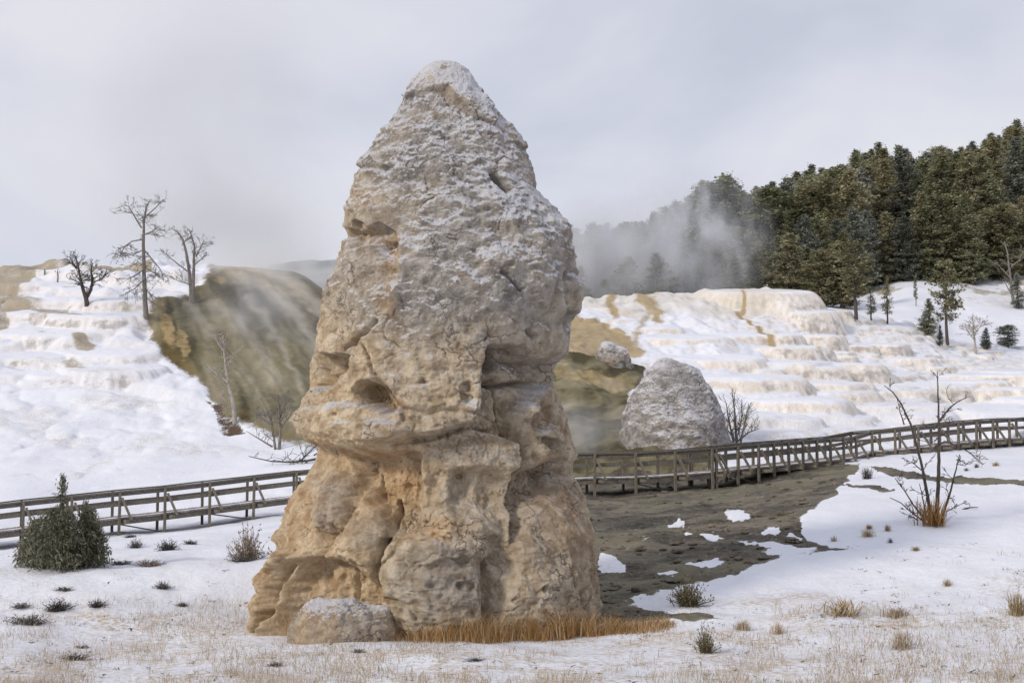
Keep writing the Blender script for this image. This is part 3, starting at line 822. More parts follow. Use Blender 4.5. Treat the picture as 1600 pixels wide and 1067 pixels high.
# displacement leans along the true surface normal on the dome
ktop = 1 - 0.22 * sstep(250, 105, rpy)
RX = cxs[:, None] + (RXm - cxs[:, None]) * ktop + nx * tot * (0.5 + 0.5 * sstep(100, 170, rpy)); RY = YC + (RYm - YC) * ktop + ny * tot * (0.5 + 0.5 * sstep(100, 170, rpy))
RZ = RZm + sstep(200, 97, rpy) * 0.6 * D2 + up * 0.018 * nS
NV = grid_normals(np.concatenate([RX[:, -1:], RX, RX[:, :1]], 1), np.concatenate([RY[:, -1:], RY, RY[:, :1]], 1), np.concatenate([RZ[:, -1:], RZ, RZ[:, :1]], 1))[:, 1:-1]
# rows run down, theta runs counter-clockwise: make the normal point out
sgn = np.sign(np.mean(NV[..., 0] * nx + NV[..., 1] * ny)); NV = NV * sgn
nzr = NV[..., 2]
big = fbm(RXm / 1.1, RYm / 1.1, RZm / 0.9 + 3, 3)
lvl = np.interp(rpy, [97, 180, 320, 430, 520, 560, 640, 700, 1000], [.34, .31, .25, .25, .20, .09, .02, -.25, -.5])
lvl = lvl + 0.10 * sstep(560, 760, rpx) * up
fN = fbm(RXm / .33 + 8, RYm / .33, RZm / .22, 4)
nzs = nzr * .0
for _k in range(1):
    kk = np.exp(-np.linspace(-1.6, 1.6, 9) ** 2); kk /= kk.sum()
    nzs = np.apply_along_axis(lambda a_: np.convolve(a_, kk, mode='same'), 0, nzr)
frost = np.clip(lvl + 0.30 * (nzr - .12) + 0.55 * (nzs - 0.12) + 0.24 * big + 0.12 * nC + 0.20 * fN, 0, 1) * sstep(-0.25, 0.1, nzr)
for q in [(560, 652, 70, 9, 12)]:
    frost = np.maximum(frost, sstep(1.2, 0.6, ell(u0, v0, *q)) * np.clip(0.12 + 0.5 * nzr + .25 * fN, 0, 1))
# stains, with some side light and hollow shade mixed into the masks
def em(cx, cy, rx, ry, rot=0, a=1.0, soft=0.5): return a * sstep(1 + soft, 1 - soft, ell(u0, v0, cx, cy, rx, ry, rot))
oc = np.zeros_like(RXm)
for q in [(585,372,42,16,5,1.),(612,420,13,50,4,.9),(610,465,18,30,0,.6),(595,625,42,22,30,.85),(500,605,40,18,0,.6),(595,765,66,60,0,1.),(540,720,40,24,0,.8),(680,825,60,22,0,.75),(500,690,40,12,0,.6),(505,810,70,60,20,.55),(455,930,60,80,0,.5),(520,930,80,60,0,.55),(620,700,60,10,0,.5),(700,560,30,24,0,.4),(470,850,40,60,0,.5),(590,310,40,14,0,.3),(700,145,60,16,30,.35)]:
    oc = np.maximum(oc, em(*q[:5], a=q[5]))
oc *= 0.62 + 0.35 * big
gy = np.clip(0.18 + 0.85 * sstep(620, 430, rpy) + 0.20 * sstep(640, 800, rpx) + 0.18 * big - 0.55 * sstep(640, 520, rpx), 0, 1)  # grey weathered top; greyer right and warmer left are side light in colour
for q in [(522,785,24,44,0,.9),(580,825,36,30,0,.5),(680,905,74,72,0,.75),(770,620,24,34,0,.6),(745,715,80,18,0,.7),(640,590,50,50,0,.3),(730,770,60,30,0,.5)]:
    gy = np.maximum(gy, em(*q[:5], a=q[5]))
dk = np.zeros_like(RXm)  # brown flank streaks, plus shade of the hollows painted in as dark brown
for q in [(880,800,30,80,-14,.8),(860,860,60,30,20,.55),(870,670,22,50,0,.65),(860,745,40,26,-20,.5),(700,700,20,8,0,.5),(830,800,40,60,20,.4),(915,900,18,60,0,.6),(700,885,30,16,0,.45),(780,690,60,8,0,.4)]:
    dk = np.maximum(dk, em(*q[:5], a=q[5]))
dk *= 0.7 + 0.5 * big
nth = len(th)
V = np.stack([RX, RY, RZ], -1).reshape(-1, 3)
ii, jj = np.meshgrid(np.arange(NRW - 1), np.arange(nth), indexing='ij')
j1 = (jj + 1) % nth
F = np.stack([ii * nth + jj, (ii + 1) * nth + jj, (ii + 1) * nth + j1, ii * nth + j1], -1).reshape(-1, 4)
topc = V[:nth].mean(0) + np.array([0, 0, 0.03])
V = np.concatenate([V, topc[None]])
capf = np.stack([np.full(nth, len(V) - 1), np.arange(nth), (np.arange(nth) + 1) % nth, (np.arange(nth) + 1) % nth], -1)
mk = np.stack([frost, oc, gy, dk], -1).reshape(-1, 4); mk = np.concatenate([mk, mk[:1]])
me = mesh_np('rock_formation', V, F)
import bmesh
bm = bmesh.new(); bm.from_mesh(me); bm.verts.ensure_lookup_table()
tv = bm.verts[len(V) - 1]
for i in range(nth):
    f_ = bm.faces.new((tv, bm.verts[i], bm.verts[(i + 1) % nth])); f_.smooth = True
bm.to_mesh(me); bm.free()
vattr(me, 'rock_mask', mk)
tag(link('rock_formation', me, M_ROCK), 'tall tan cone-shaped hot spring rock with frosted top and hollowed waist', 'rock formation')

# ------------------------------------------------------------------ smaller rocks
def blob_rock(name, label, cat, px, py, wpx, hpx, dep=0.8, seed=0, frost_lv=0.4, grey=0.6, och=0.2, cone=False, sink=0.15, n=150, flat=0.0, group=None, mat=None, dmin=10, back=0.8, depth=None):
    base = ground_px(px, py, dmin)
    if depth:
        x_ = float(pt(px, py, depth)[0]); base = Vector((x_, depth, ground_xy(x_, depth)))
    sc_ = base.y / FPX
    W, H = wpx * sc_ / 2, hpx * sc_
    vv = np.linspace(0.0, 1.0, n); tht = np.linspace(0, 2 * np.pi, 2 * n, endpoint=False)
    vv2, tt2 = np.meshgrid(vv, tht, indexing='ij')
    if cone:
        r = np.interp(vv2, [0, .06, .2, .45, .7, .88, 1.0], [0.0, .25, .46, .74, .95, 1.04, 1.1]); zc = 1 - vv2 ** 1.15
        zc = np.interp(vv2, [0, .06, .2, .45, .7, .88, 1], [1, .96, .85, .61, .36, .14, -.06])
    else:
        a = vv2 * 2.25
        r = np.sin(np.clip(a, 0, np.pi / 2 + .9)) ** 0.85; zc = np.sign(np.cos(a)) * np.abs(np.cos(a)) ** 0.9
        zc = np.clip(zc, -0.6, 1)
    X = W * r * np.cos(tt2); Y = W * dep * r * np.sin(tt2); Z = H * zc
    o = seed * 13.7
    wv = W
    nl_ = fbm(X / (0.9 * wv) + o, Y / (0.9 * wv), Z / (0.8 * wv), 3); nm_ = fbm(X / (0.3 * wv) + o, Y / (0.3 * wv), Z / (.22 * wv), 4); ns_ = ridged(X / (.12 * wv) + o + nm_ * .5, Y / (.12 * wv), Z / ((.10 if cone else .06) * wv) + nm_, 3)
    ld = np.stack([r * np.cos(tt2), r * np.sin(tt2), np.clip(zc, 0, 1) * 0.8], -1); ld /= np.linalg.norm(ld, axis=-1, keepdims=True) + 1e-6
    dd = W * ((0.07 if cone else 0.14) * nl_ + (0.035 if cone else .055) * nm_ + 0.012 * ns_ * (0.6 if cone else 1))
    f1_, f2_, _i = worley2((X + Z * .5) / (0.55 * wv) + o, (Z - X * .3) / (0.5 * wv) + Y / wv, seed)
    dd -= (0 if cone else W * 0.018) * sstep(0.12, 0.0, f2_ - f1_)
    X = X + ld[..., 0] * dd; Y = Y + ld[..., 1] * dd; Z = Z + ld[..., 2] * dd
    if flat: X = X + flat * Z
    NVb = grid_normals(X, Y, Z); NVb = NVb * np.sign(np.mean(NVb[..., 0] * ld[..., 0] + NVb[..., 1] * ld[..., 1] + 1e-6))
    fz = NVb[..., 2]
    fr_ = np.clip(frost_lv + (0.65 * (fz - .3) + .25 * nl_ + 0.1 * ns_ + .12 * nm_ if cone else 0.95 * (zc - .55) + .45 * (fz - .4) + .3 * nl_ + .15 * nm_), 0, 1)
    mk = np.stack([fr_, np.clip(och + .4 * nl_, 0, 1) * (0.25 if cone else 1), np.clip((1.0 if cone else grey) + .3 * nm_, 0, 1), 0.15 + 0 * fz], -1).reshape(-1, 4)
    V = np.stack([X, Y, Z], -1).reshape(-1, 3); nt2 = 2 * n
    i_, j_ = np.meshgrid(np.arange(n - 1), np.arange(nt2), indexing='ij'); jn = (j_ + 1) % nt2
    F = np.stack([i_ * nt2 + j_, (i_ + 1) * nt2 + j_, (i_ + 1) * nt2 + jn, i_ * nt2 + jn], -1).reshape(-1, 4)
    me = mesh_np(name, V, F); vattr(me, 'rock_mask', mk)
    off = W * dep * back
    ob = link(name, me, mat or M_ROCK, loc=(base.x, base.y + off, ground_xy(base.x, base.y + off) - sink * H if not cone else base.z))
    return tag(ob, label, cat, group)

blob_rock('boulder', 'low boulder with snowy top at the foot of the tall rock', 'boulder', 534, 1003, 172, 66, 0.75, 3, 0.22, 0.8, 0.25, sink=0.04, n=170, depth=24.9, back=0.1)
blob_rock('stone', 'small pale stone left of the snowy boulder', 'stone', 481, 1002, 22, 14, 0.9, 5, 0.2, 0.4, 0.3, n=40, depth=24.4)
blob_rock('rock_cone', 'snow dusted grey rock cone behind the boardwalk right of the tall rock', 'rock cone', 1062, 703, 170, 147, 0.85, 8, 0.33, 1.0, 0.04, cone=True, n=230, flat=-0.03, dmin=60, mat=M_ROCKG)
blob_rock('rock_outcrop', 'small dark grey rock with snow stripes above the algae dome', 'rock', 963, 573, 56, 40, 0.7, 11, 0.40, 1.0, 0.0, n=90, dmin=70, flat=-0.25, mat=M_ROCKG)
# ------------------------------------------------------------------ boardwalk
M_WOOD = simple_mat('weathered_wood', (0.082, 0.073, 0.062), (0.20, 0.182, 0.157), 5.0, 0.85, stretch=(3, 3, 6))
M_WOOD2 = simple_mat('pale_weathered_wood', (0.095, 0.083, 0.066), (0.225, 0.20, 0.165), 6.0, 0.85, stretch=(5, 5, 1.2))
M_DECK = simple_mat('frosted_deck', (0.15, 0.125, 0.115), (0.36, 0.32, 0.30), 2.5, 0.85)
M_SNOW = simple_mat('snow_cap', (0.74, 0.75, 0.80), (0.83, 0.835, 0.87), 6.0, 0.8)

class MB:
    def __init__(s): s.v = []; s.f = []
    def beam(s, p0, p1, wd, ht, up=Vector((0, 0, 1))):
        p0, p1 = Vector(p0), Vector(p1); d = (p1 - p0).normalized()
        a = d.cross(up)
        if a.length < 1e-4: a = d.cross(Vector((1, 0, 0)))
        a.normalize(); b_ = a.cross(d).normalized()
        n = len(s.v)
        for p in (p0, p1):
            for x, y in ((-1, -1), (1, -1), (1, 1), (-1, 1)):
                s.v.append(tuple(p + a * (x * wd / 2) + b_ * (y * ht / 2)))
        s.f += [(n, n + 1, n + 5, n + 4), (n + 1, n + 2, n + 6, n + 5), (n + 2, n + 3, n + 7, n + 6), (n + 3, n, n + 4, n + 7), (n + 3, n + 2, n + 1, n), (n + 4, n + 5, n + 6, n + 7)]
    def build(s, name, mat, parent=None, bevel=0.0):
        me = bpy.data.meshes.new(name)
        me.from_pydata(s.v, [], s.f); me.update()
        o = link(name, me, mat, parent)
        if bevel:
            m = o.modifiers.new('bevel', 'BEVEL'); m.width = bevel; m.segments = 1
        return o

BWK = [(-140,849,50.2),(0,831,51.2),(150,814,52.6),(285,800,54),(415,783,55.2),(470,776,55.6),(600,765,56),(750,756,56.2),(900,748,56.4),(1000,746.5,56.8),(1100,740,57.6),(1180,732,59),(1260,724,62),(1338,716,65.2),(1346,709,65.6),(1450,699,66),(1520,691,67.2),(1600,684.5,69),(1720,683,71)]
pts = [Vector(pt(a, b_, d)) for a, b_, d in BWK]
# resample to post spacing
seg = [0.0]
for p, q in zip(pts[:-1], pts[1:]): seg.append(seg[-1] + (q - p).length)
ST = 1.78
s_turn = float(np.interp(57.9, [v.y for v in pts], seg))
sN = np.concatenate([np.arange(0.4, s_turn, ST), np.arange(s_turn, seg[-1], 1.2)])
pos = [Vector([float(np.interp(s_, seg, [p[k] for p in pts])) for k in range(3)]) for s_ in sN]
tan_ = [(pos[min(i + 1, len(pos) - 1)] - pos[max(i - 1, 0)]).normalized() for i in range(len(pos))]
out_ = [Vector((t_.y, -t_.x, 0)).normalized() for t_ in tan_]          # outward: toward the camera side
BW_W, RH = 1.75, 1.02
bwo = pos[len(pos) // 2]
BW = empty('boardwalk', (bwo.x, bwo.y, ground_xy(bwo.x, bwo.y)), 'long weathered wooden boardwalk with railings crossing behind the tall rock', 'boardwalk')
def bpart(mb, name, mat, lab=None, bevel=0.0):
    o = mb.build(name, mat, None, bevel)
    o.parent = BW; o.matrix_parent_inverse = BW.matrix_basis.inverted()
    if lab: o['label'] = lab
    return o
from mathutils import Matrix
bpy.context.view_layer.update()
rj = random.Random(3)
deck = MB()
for i in range(len(pos) - 1):
    a, b_ = pos[i], pos[i + 1]
    n_ = 12
    for k in range(n_):
        c = a.lerp(b_, (k + .5) / n_); o_ = out_[i].lerp(out_[i + 1], (k + .5) / n_)
        c = c + Vector((0, 0, rj.uniform(-.006, .006)))
        deck.beam(c + o_ * rj.uniform(0.0, 0.03), c - o_ * (BW_W + rj.uniform(0, .03)), (b_ - a).length / n_ - 0.012, 0.05)
bpart(deck, 'deck', M_DECK)
for sname, off in (('near', 0.0), ('far', -BW_W)):
    tr, mr, strg = MB(), MB(), MB()
    for i in range(len(pos) - 1):
        p, q = pos[i] + out_[i] * off, pos[i + 1] + out_[i + 1] * off
        e_ = (q - p).normalized() * 0.03
        j = rj.uniform(-.012, .012)
        tr.beam(p - e_ + Vector((0, 0, RH + .03 + j)), q + e_ + Vector((0, 0, RH + .03 - j)), 0.19, 0.055)
        tr.beam(p - e_ + Vector((0, 0, RH - .075)), q + e_ + Vector((0, 0, RH - .075)), 0.05, 0.13)
        mr.beam(p - e_ + Vector((0, 0, 0.56 + j)), q + e_ + Vector((0, 0, 0.56)), 0.05, 0.145)
        strg.beam(p - e_ * .5 + Vector((0, 0, -.135)) - out_[i] * (.06 if off == 0 else -.06), q + e_ * .5 + Vector((0, 0, -.135)) - out_[i] * (.06 if off == 0 else -.06), 0.06, 0.21)
    bpart(tr, 'top_rail', M_WOOD); bpart(mr, 'mid_rail', M_WOOD); bpart(strg, 'stringer', M_WOOD)
    for i in range(len(pos)):
        p = pos[i] + out_[i] * off; sg = 1 if off == 0 else -1
        fo = out_[i] * (sg * 0.085)
        lean = tan_[i] * rj.uniform(-.02, .02)
        g = min(ground_xy(p.x + fo.x, p.y + fo.y), p.z - 0.15)
        m = MB(); m.beam(Vector((p.x, p.y, g - .15)) + fo, p + fo + lean + Vector((0, 0, RH + (.0 if sg < 0 else .01))), 0.115, 0.105, up=tan_[i])
        bpart(m, 'post', M_WOOD2, bevel=0.008)
        if sg > 0:
            m = MB()
            m.beam(p + out_[i] * 0.15 + tan_[i] * .09 + Vector((0, 0, RH * .80)), p + out_[i] * 0.50 + tan_[i] * (0.42 if i < 30 else 0.5) + Vector((0, 0, -.07)), 0.085, 0.085, up=tan_[i])
            bpart(m, 'brace', M_WOOD2)
            m = MB(); m.beam(p + out_[i] * 0.66 + tan_[i] * .25 + Vector((0, 0, -.115)), p - out_[i] * (BW_W + .35) + tan_[i] * .08 + Vector((0, 0, -.115)), 0.11, 0.13)
            bpart(m, 'joist', M_WOOD2)
            if i % 1 == 0 and i < len(pos) - 1:
                q2_ = pos[i + 1] - out_[i + 1] * .4
                gg = ground_xy(q2_.x, q2_.y)
                if q2_.z - gg > 0.45 and i % 2 == 0:
                    m = MB(); m.beam(p - out_[i] * .4 + Vector((0, 0, -.22)), Vector((q2_.x, q2_.y, max(gg, q2_.z - .8))), 0.09, 0.05)
                    bpart(m, 'cross_brace', M_WOOD)
# line of snow lying along the near edge of the deck
sl_ = MB()
for i in range(len(pos) - 1):
    if True:
        p, q = pos[i], pos[i + 1]
        sl_.beam(p - out_[i] * .12 + Vector((0, 0, .045)), q - out_[i] * .12 + Vector((0, 0, .045)), 0.2, 0.035)
bpart(sl_, 'snow_edge', M_SNOW, bevel=0.01)

# ------------------------------------------------------------------ wood and leaf builders
def tube(mb, P, r0, r1, sides=5, power=1.0):
    n = len(mb.v)
    for i, p in enumerate(P):
        d = (P[min(i + 1, len(P) - 1)] - P[max(i - 1, 0)]).normalized()
        a = d.cross(Vector((0.31, 0.87, 0.2))).normalized(); b_ = d.cross(a)
        r = r0 + (r1 - r0) * (i / max(1, len(P) - 1)) ** power
        for k in range(sides):
            t_ = 2 * math.pi * k / sides
            mb.v.append(tuple(p + a * (r * math.cos(t_)) + b_ * (r * math.sin(t_))))
    for i in range(len(P) - 1):
        for k in range(sides):
            k1 = (k + 1) % sides
            mb.f.append((n + i * sides + k, n + i * sides + k1, n + (i + 1) * sides + k1, n + (i + 1) * sides + k))

def wander(rnd, p, d, length, n, wob, grav=0.0):
    P = [Vector(p)]; d = Vector(d).normalized()
    for i in range(n):
        d = (d + Vector((rnd.gauss(0, wob), rnd.gauss(0, wob), rnd.gauss(0, wob) + grav))).normalized()
        P.append(P[-1] + d * (length / n))
    return P

def twig(mb, rnd, p, d, length, r, depth, rmin, grav=0.0, wob=0.18, kids=3, spread=0.8):
    n = max(3, int(4 + length * 2))
    P = wander(rnd, p, d, length, n, wob, grav)
    tube(mb, P, r, max(rmin * .7, r * .35), 4 if depth < 2 else 3)
    if depth <= 0: return
    for k in range(kids):
        i = rnd.randint(max(1, n // 4), n)
        dd = (P[min(i, n)] - P[max(0, i - 1)]).normalized()
        side = Vector((rnd.gauss(0, 1), rnd.gauss(0, 1), rnd.gauss(0, .7)))
        nd = (dd + side.normalized() * spread).normalized()
        twig(mb, rnd, P[i], nd, length * rnd.uniform(.3, .62), max(rmin, r * .6), depth - 1, rmin, grav, wob, kids, spread)

M_BARK_G = simple_mat('grey_dead_wood', (0.12, 0.108, 0.096), (0.27, 0.245, 0.22), 9.0, 0.9, stretch=(3, 3, .6))
M_BARK_D = simple_mat('dark_bark', (0.05, 0.042, 0.036), (0.125, 0.105, 0.09), 9.0, 0.9, stretch=(3, 3, .6))
M_BARK_P = simple_mat('pale_bleached_wood', (0.26, 0.235, 0.205), (0.50, 0.46, 0.41), 8.0, 0.9, stretch=(3, 3, .6))

def bare_tree(name, label, cat, base, limbs, mat, seed, tw=(14, .9, 2), rmin=0.012, grav=0.0, depth_wob=0.15, group=None, ydepth=None, twup=0.3, kids=3):
    """limbs: list of (pixel polyline, r0, r1); first ones are the trunk; twigs grow on all"""
    rnd = random.Random(seed)
    bw = ground_px(*base) if ydepth is None else None
    if bw is None:
        x_, y_, _z = pt(base[0], base[1], ydepth); bw = Vector((float(x_), ydepth, ground_xy(float(x_), ydepth)))
    root = empty(name, bw, label, cat, group)
    Y = bw.y
    zoff = bw.z - float(pt(base[0], base[1], Y)[2])
    tr, cr_ = MB(), MB()
    for li, (pl, r0, r1) in enumerate(limbs):
        wob = rnd.uniform(-1, 1) * depth_wob
        P = []
        L_len = 0
        for k, (a, b_) in enumerate(pl):
            v = Vector([float(c) for c in pt(a, b_, Y)]) + Vector((0, 0, zoff)) - bw
            L_len = (v - P[0]).length if P else 0
            P.append(v + Vector((0, wob * L_len, 0)))
        Q = []
        for a, b_ in zip(P[:-1], P[1:]):
            m_ = 4
            for k in range(m_):
                Q.append(a.lerp(b_, k / m_) + Vector((rnd.gauss(0, .006), rnd.gauss(0, .006), 0)) * (a - b_).length)
        Q.append(P[-1])
        if li == 0: Q[0] = Q[0] - Vector((0, 0, 0.15))
        tube(tr if r0 >= limbs[0][1] * .65 else cr_, Q, r0, r1, 7 if li == 0 else 5)
        nt_, tl, td = tw
        for k in range(nt_):
            u = rnd.uniform(.22 if li == 0 else .15, 1.0)
            i = min(int(u * (len(Q) - 1)), len(Q) - 2)
            dd = (Q[i + 1] - Q[i]).normalized()
            ang_ = rnd.uniform(0, 6.28)
            side = Vector((math.cos(ang_), math.sin(ang_) * .7, twup + rnd.gauss(0, .25)))
            nd = (dd * .35 + side).normalized()
            r = r0 + (r1 - r0) * u
            twig(cr_, rnd, Q[i], nd, tl * rnd.uniform(.45, 1.2) * (1.15 - .5 * u), max(rmin, min(r * .45, rmin * 2.4)), td, rmin, grav, .16, kids)
    tr.build('trunk', mat, root); cr_.build('branch', mat, root)
    return root

# --- dead trees on the left mound
bare_tree('dead_tree', 'tallest dead tree on the left mound with drooping bare branches', 'dead tree', (228, 500),
    [([(228,500),(226,470),(223,430),(221,385),(221,350),(224,325),(230,314)], .20, .03), ([(221,360),(212,345),(205,332),(201,326)], .07, .02), ([(222,350),(232,338),(246,325),(250,318)], .06, .02), ([(222,372),(240,366),(252,358)], .06, .02),
     ([(222,378),(205,380),(190,390),(184,402)], .06, .02), ([(222,395),(208,402),(196,400),(186,408)], .05, .02), ([(223,392),(236,408),(248,424),(252,442)], .06, .02), ([(224,420),(240,430),(252,440)], .05, .02), ([(224,425),(208,436),(196,440)], .05, .02), ([(226,450),(238,468),(246,482)], .05, .02), ([(225,440),(210,455),(195,462)], .05, .02)],
    M_BARK_G, 5, (11, 1.2, 2), .013, -.03, .35, twup=.05)
bare_tree('dead_tree', 'dead tree with two forked bare trunks beside the tallest dead tree', 'dead tree', (300, 474),
    [([(299,474),(297,450),(293,420),(287,392),(281,372),(272,360),(262,354)], .17, .03), ([(301,474),(303,440),(305,410),(307,388),(303,372),(299,362)], .16, .025), ([(306,402),(313,390),(320,376)], .07, .02), ([(293,425),(280,415),(268,405),(262,398)], .06, .02), ([(296,445),(280,440),(262,432)], .05, .02), ([(284,385),(290,376),(295,372)], .04, .02), ([(304,415),(314,406),(322,398)], .05, .02)],
    M_BARK_G, 6, (8, .9, 2), .012, 0, .3, twup=.6)
bare_tree('dead_tree', 'small dark V-shaped bare tree alone on the mound crest', 'dead tree', (136, 477),
    [([(136,477),(135,468),(131,455),(128,440),(125,420),(122,404)], .19, .04), ([(135,466),(142,454),(144,440),(142,425),(145,412)], .15, .03), ([(143,445),(152,440),(160,438),(166,432)], .06, .02), ([(130,450),(120,442),(110,436)], .06, .02), ([(126,425),(116,416),(110,402)], .05, .02)],
    M_BARK_D, 7, (13, 1.1, 2), .014, 0, .4, twup=.6)
bare_tree('dead_sapling', 'tiny bare sapling just left of the V-shaped tree on the mound', 'dead tree', (90, 442), [([(90,442),(91,430),(90,424)], .07, .02)], M_BARK_G, 8, (4, .4, 1), .02)
bare_tree('dead_sapling', 'tiny bare stump-like stem on the tan left end of the mound crest', 'dead tree', (70, 428), [([(70,428),(70,419)], .08, .04)], M_BARK_G, 9, (2, .3, 0), .02)
bare_tree('dead_tree', 'pale bleached dead tree standing at the foot of the brown algae slope', 'dead tree', (367, 662),
    [([(367,662),(364,630),(356,600),(352,575),(349,550),(347,525)], .15, .03), ([(356,598),(344,588),(332,580),(322,570)], .08, .02), ([(352,575),(362,562),(368,550)], .05, .02), ([(349,548),(340,538),(334,525)], .04, .015), ([(364,628),(350,615),(346,605)], .04, .015), ([(365,650),(354,640),(342,632)], .05, .02)],
    M_BARK_P, 10, (9, .75, 2), .012, 0, .3, twup=.4)
bare_tree('dead_tree', 'grey bare tree with thin double stems near the foot of the algae slope', 'dead tree', (436, 702),
    [([(436,702),(438,680),(437,655),(436,635),(434,615)], .10, .02), ([(430,702),(426,680),(422,660),(414,640),(402,620)], .08, .02), ([(438,672),(446,660),(454,650),(462,632)], .05, .015), ([(424,668),(412,655),(402,648)], .04, .015), ([(437,650),(444,635),(450,612)], .04, .012)],
    M_BARK_G, 12, (12, .8, 2), .011, 0, .4, twup=.4)
bare_tree('dead_branch', 'fallen dark branch lying on the snow behind the left boardwalk', 'branch', (470, 724),
    [([(500,716),(480,720),(455,722),(425,721),(390,713)], .07, .02), ([(470,720),(480,710),(490,700),(500,690)], .05, .02), ([(480,722),(470,728),(462,734)], .04, .015), ([(490,712),(505,702),(510,690)], .04, .012)],
    M_BARK_D, 13, (8, .8, 1), .013, 0, .15, twup=.5)
bare_tree('dead_branch', 'thin fallen branch slanting down the snow below the double-stemmed tree', 'branch', (428, 698),
    [([(428,700),(415,692),(402,684),(386,674)], .06, .015)], M_BARK_G, 14, (5, .5, 1), .012, 0, .15, twup=.6)
# --- bare trees on the right
bare_tree('bare_sapling', 'multi-stemmed bare tree growing from orange grass in the right snow field', 'bare tree', (1460, 812),
    [([(1463,812),(1463,760),(1461,720),(1459,690),(1457,655),(1453,615),(1450,584)], .065, .012), ([(1456,810),(1447,775),(1437,735),(1426,700),(1413,664),(1396,632),(1382,615),(1368,605)], .055, .010), ([(1459,672),(1468,655),(1480,638),(1492,628),(1508,620)], .035, .01), ([(1413,664),(1406,645),(1400,622)], .022, .008), ([(1472,806),(1482,775),(1490,740),(1496,710)], .045, .012),
     ([(1461,698),(1476,690),(1495,697),(1515,708),(1530,722)], .028, .01), ([(1460,690),(1470,680),(1482,682),(1490,690)], .02, .008), ([(1446,812),(1430,790),(1418,768),(1405,748)], .03, .01), ([(1442,814),(1425,800),(1410,786),(1394,778)], .025, .01), ([(1448,810),(1443,785),(1436,756)], .026, .01), ([(1440,735),(1425,722),(1412,728)], .018, .008), ([(1494,725),(1508,728),(1516,720)], .014, .007), ([(1437,815),(1426,808),(1418,806)], .02, .01), ([(1478,800),(1490,793),(1505,785)], .016, .008)],
    M_BARK_D, 21, (5, .42, 2), .0065, 0, .3, twup=.45, kids=3)
bare_tree('bare_shrub', 'tall bare shrub with upright twigs behind the boardwalk beside the rock cone', 'bare shrub', (1152, 698),
    [([(1152,700),(1151,670),(1150,640),(1148,606)], .09, .02), ([(1148,700),(1143,675),(1138,650),(1136,630)], .07, .02), ([(1156,700),(1160,672),(1164,648),(1170,630)], .07, .02), ([(1153,690),(1170,676),(1186,670)], .06, .02), ([(1150,690),(1136,672),(1128,660)], .05, .02), ([(1154,680),(1158,655),(1157,625)], .05, .02)],
    M_BARK_G, 22, (10, .9, 1), .011, 0, .3, twup=1.6)
bare_tree('bare_sapling', 'thin pale bare sapling left of the dark junipers on the right slope', 'bare tree', (1525, 553),
    [([(1525,553),(1525,535),(1524,515),(1526,488)], .12, .03), ([(1525,535),(1514,522),(1506,510)], .05, .02), ([(1524,520),(1534,508),(1540,500)], .05, .02)], M_BARK_P, 23, (10, 1.0, 2), .018, 0, .3, twup=.5)
bare_tree('dead_tree', 'bare grey dead tree standing at the forest edge beside the right frame', 'dead tree', (1584, 478),
    [([(1584,478),(1582,455),(1580,425),(1578,395),(1574,378)], .17, .05), ([(1581,440),(1570,425),(1562,415)], .08, .03), ([(1580,420),(1592,410),(1598,396)], .08, .03), ([(1583,465),(1575,455),(1566,440)], .08, .03)], M_BARK_G, 24, (7, 1.2, 2), .016, 0, .3)
bare_tree('dead_branch', 'broken dark stick lying on snow right of the multi-stemmed bare tree', 'branch', (1512, 800), [([(1498,804),(1508,799),(1516,797),(1528,797)], .04, .012)], M_BARK_D, 25, (0, .15, 0), .008, ydepth=None)

# --- leaf clumps
def leaf_mesh(name, P, size, rnd, up_bias=0.3, k=3, aspect=2.2, tone=None, flat=False):
    """P (n,3) clump centres, size (n,) -> mesh of small leaf faces with a tone per face"""
    P = np.asarray(P, float); n = len(P); size = np.asarray(size, float)
    P = np.repeat(P, k, 0); s_ = np.repeat(size, k)
    P = P + rnd.normal(size=P.shape) * s_[:, None] * .45
    a = rnd.normal(size=P.shape); a[:, 2] += up_bias; a /= np.linalg.norm(a, axis=1)[:, None]
    b_ = np.cross(a, rnd.normal(size=P.shape)); b_ /= np.linalg.norm(b_, axis=1)[:, None]
    if flat:
        a = rnd.normal(size=P.shape); a[:, 2] *= .35; a[:, 2] -= .12; a /= np.linalg.norm(a, axis=1)[:, None]
        b_ = np.cross(rnd.normal(size=P.shape) * .75 + np.array([0, 0, 1.0]), a); b_ /= np.linalg.norm(b_, axis=1)[:, None]
    l_ = s_ * rnd.uniform(.6, 1.3, len(s_)); w_ = l_ / aspect
    v0_ = P - a * l_[:, None] * .5
    v1_ = P + b_ * w_[:, None] * .5
    v2_ = P + a * l_[:, None] * .5
    v3_ = P - b_ * w_[:, None] * .5
    V = np.stack([v0_, v1_, v2_, v3_], 1).reshape(-1, 3)
    F = np.arange(len(V)).reshape(-1, 4)
    me = mesh_np(name, V, F, smooth=False)
    tn = np.repeat(np.asarray(tone, float), k) if tone is not None else rnd.uniform(0, 1, len(P))
    tn = np.clip(tn + rnd.normal(size=len(tn)) * .18, 0, 1)
    vattr(me, 'tone', np.repeat(np.stack([tn, tn, tn, np.ones_like(tn)], -1), 4, 0))
    return me

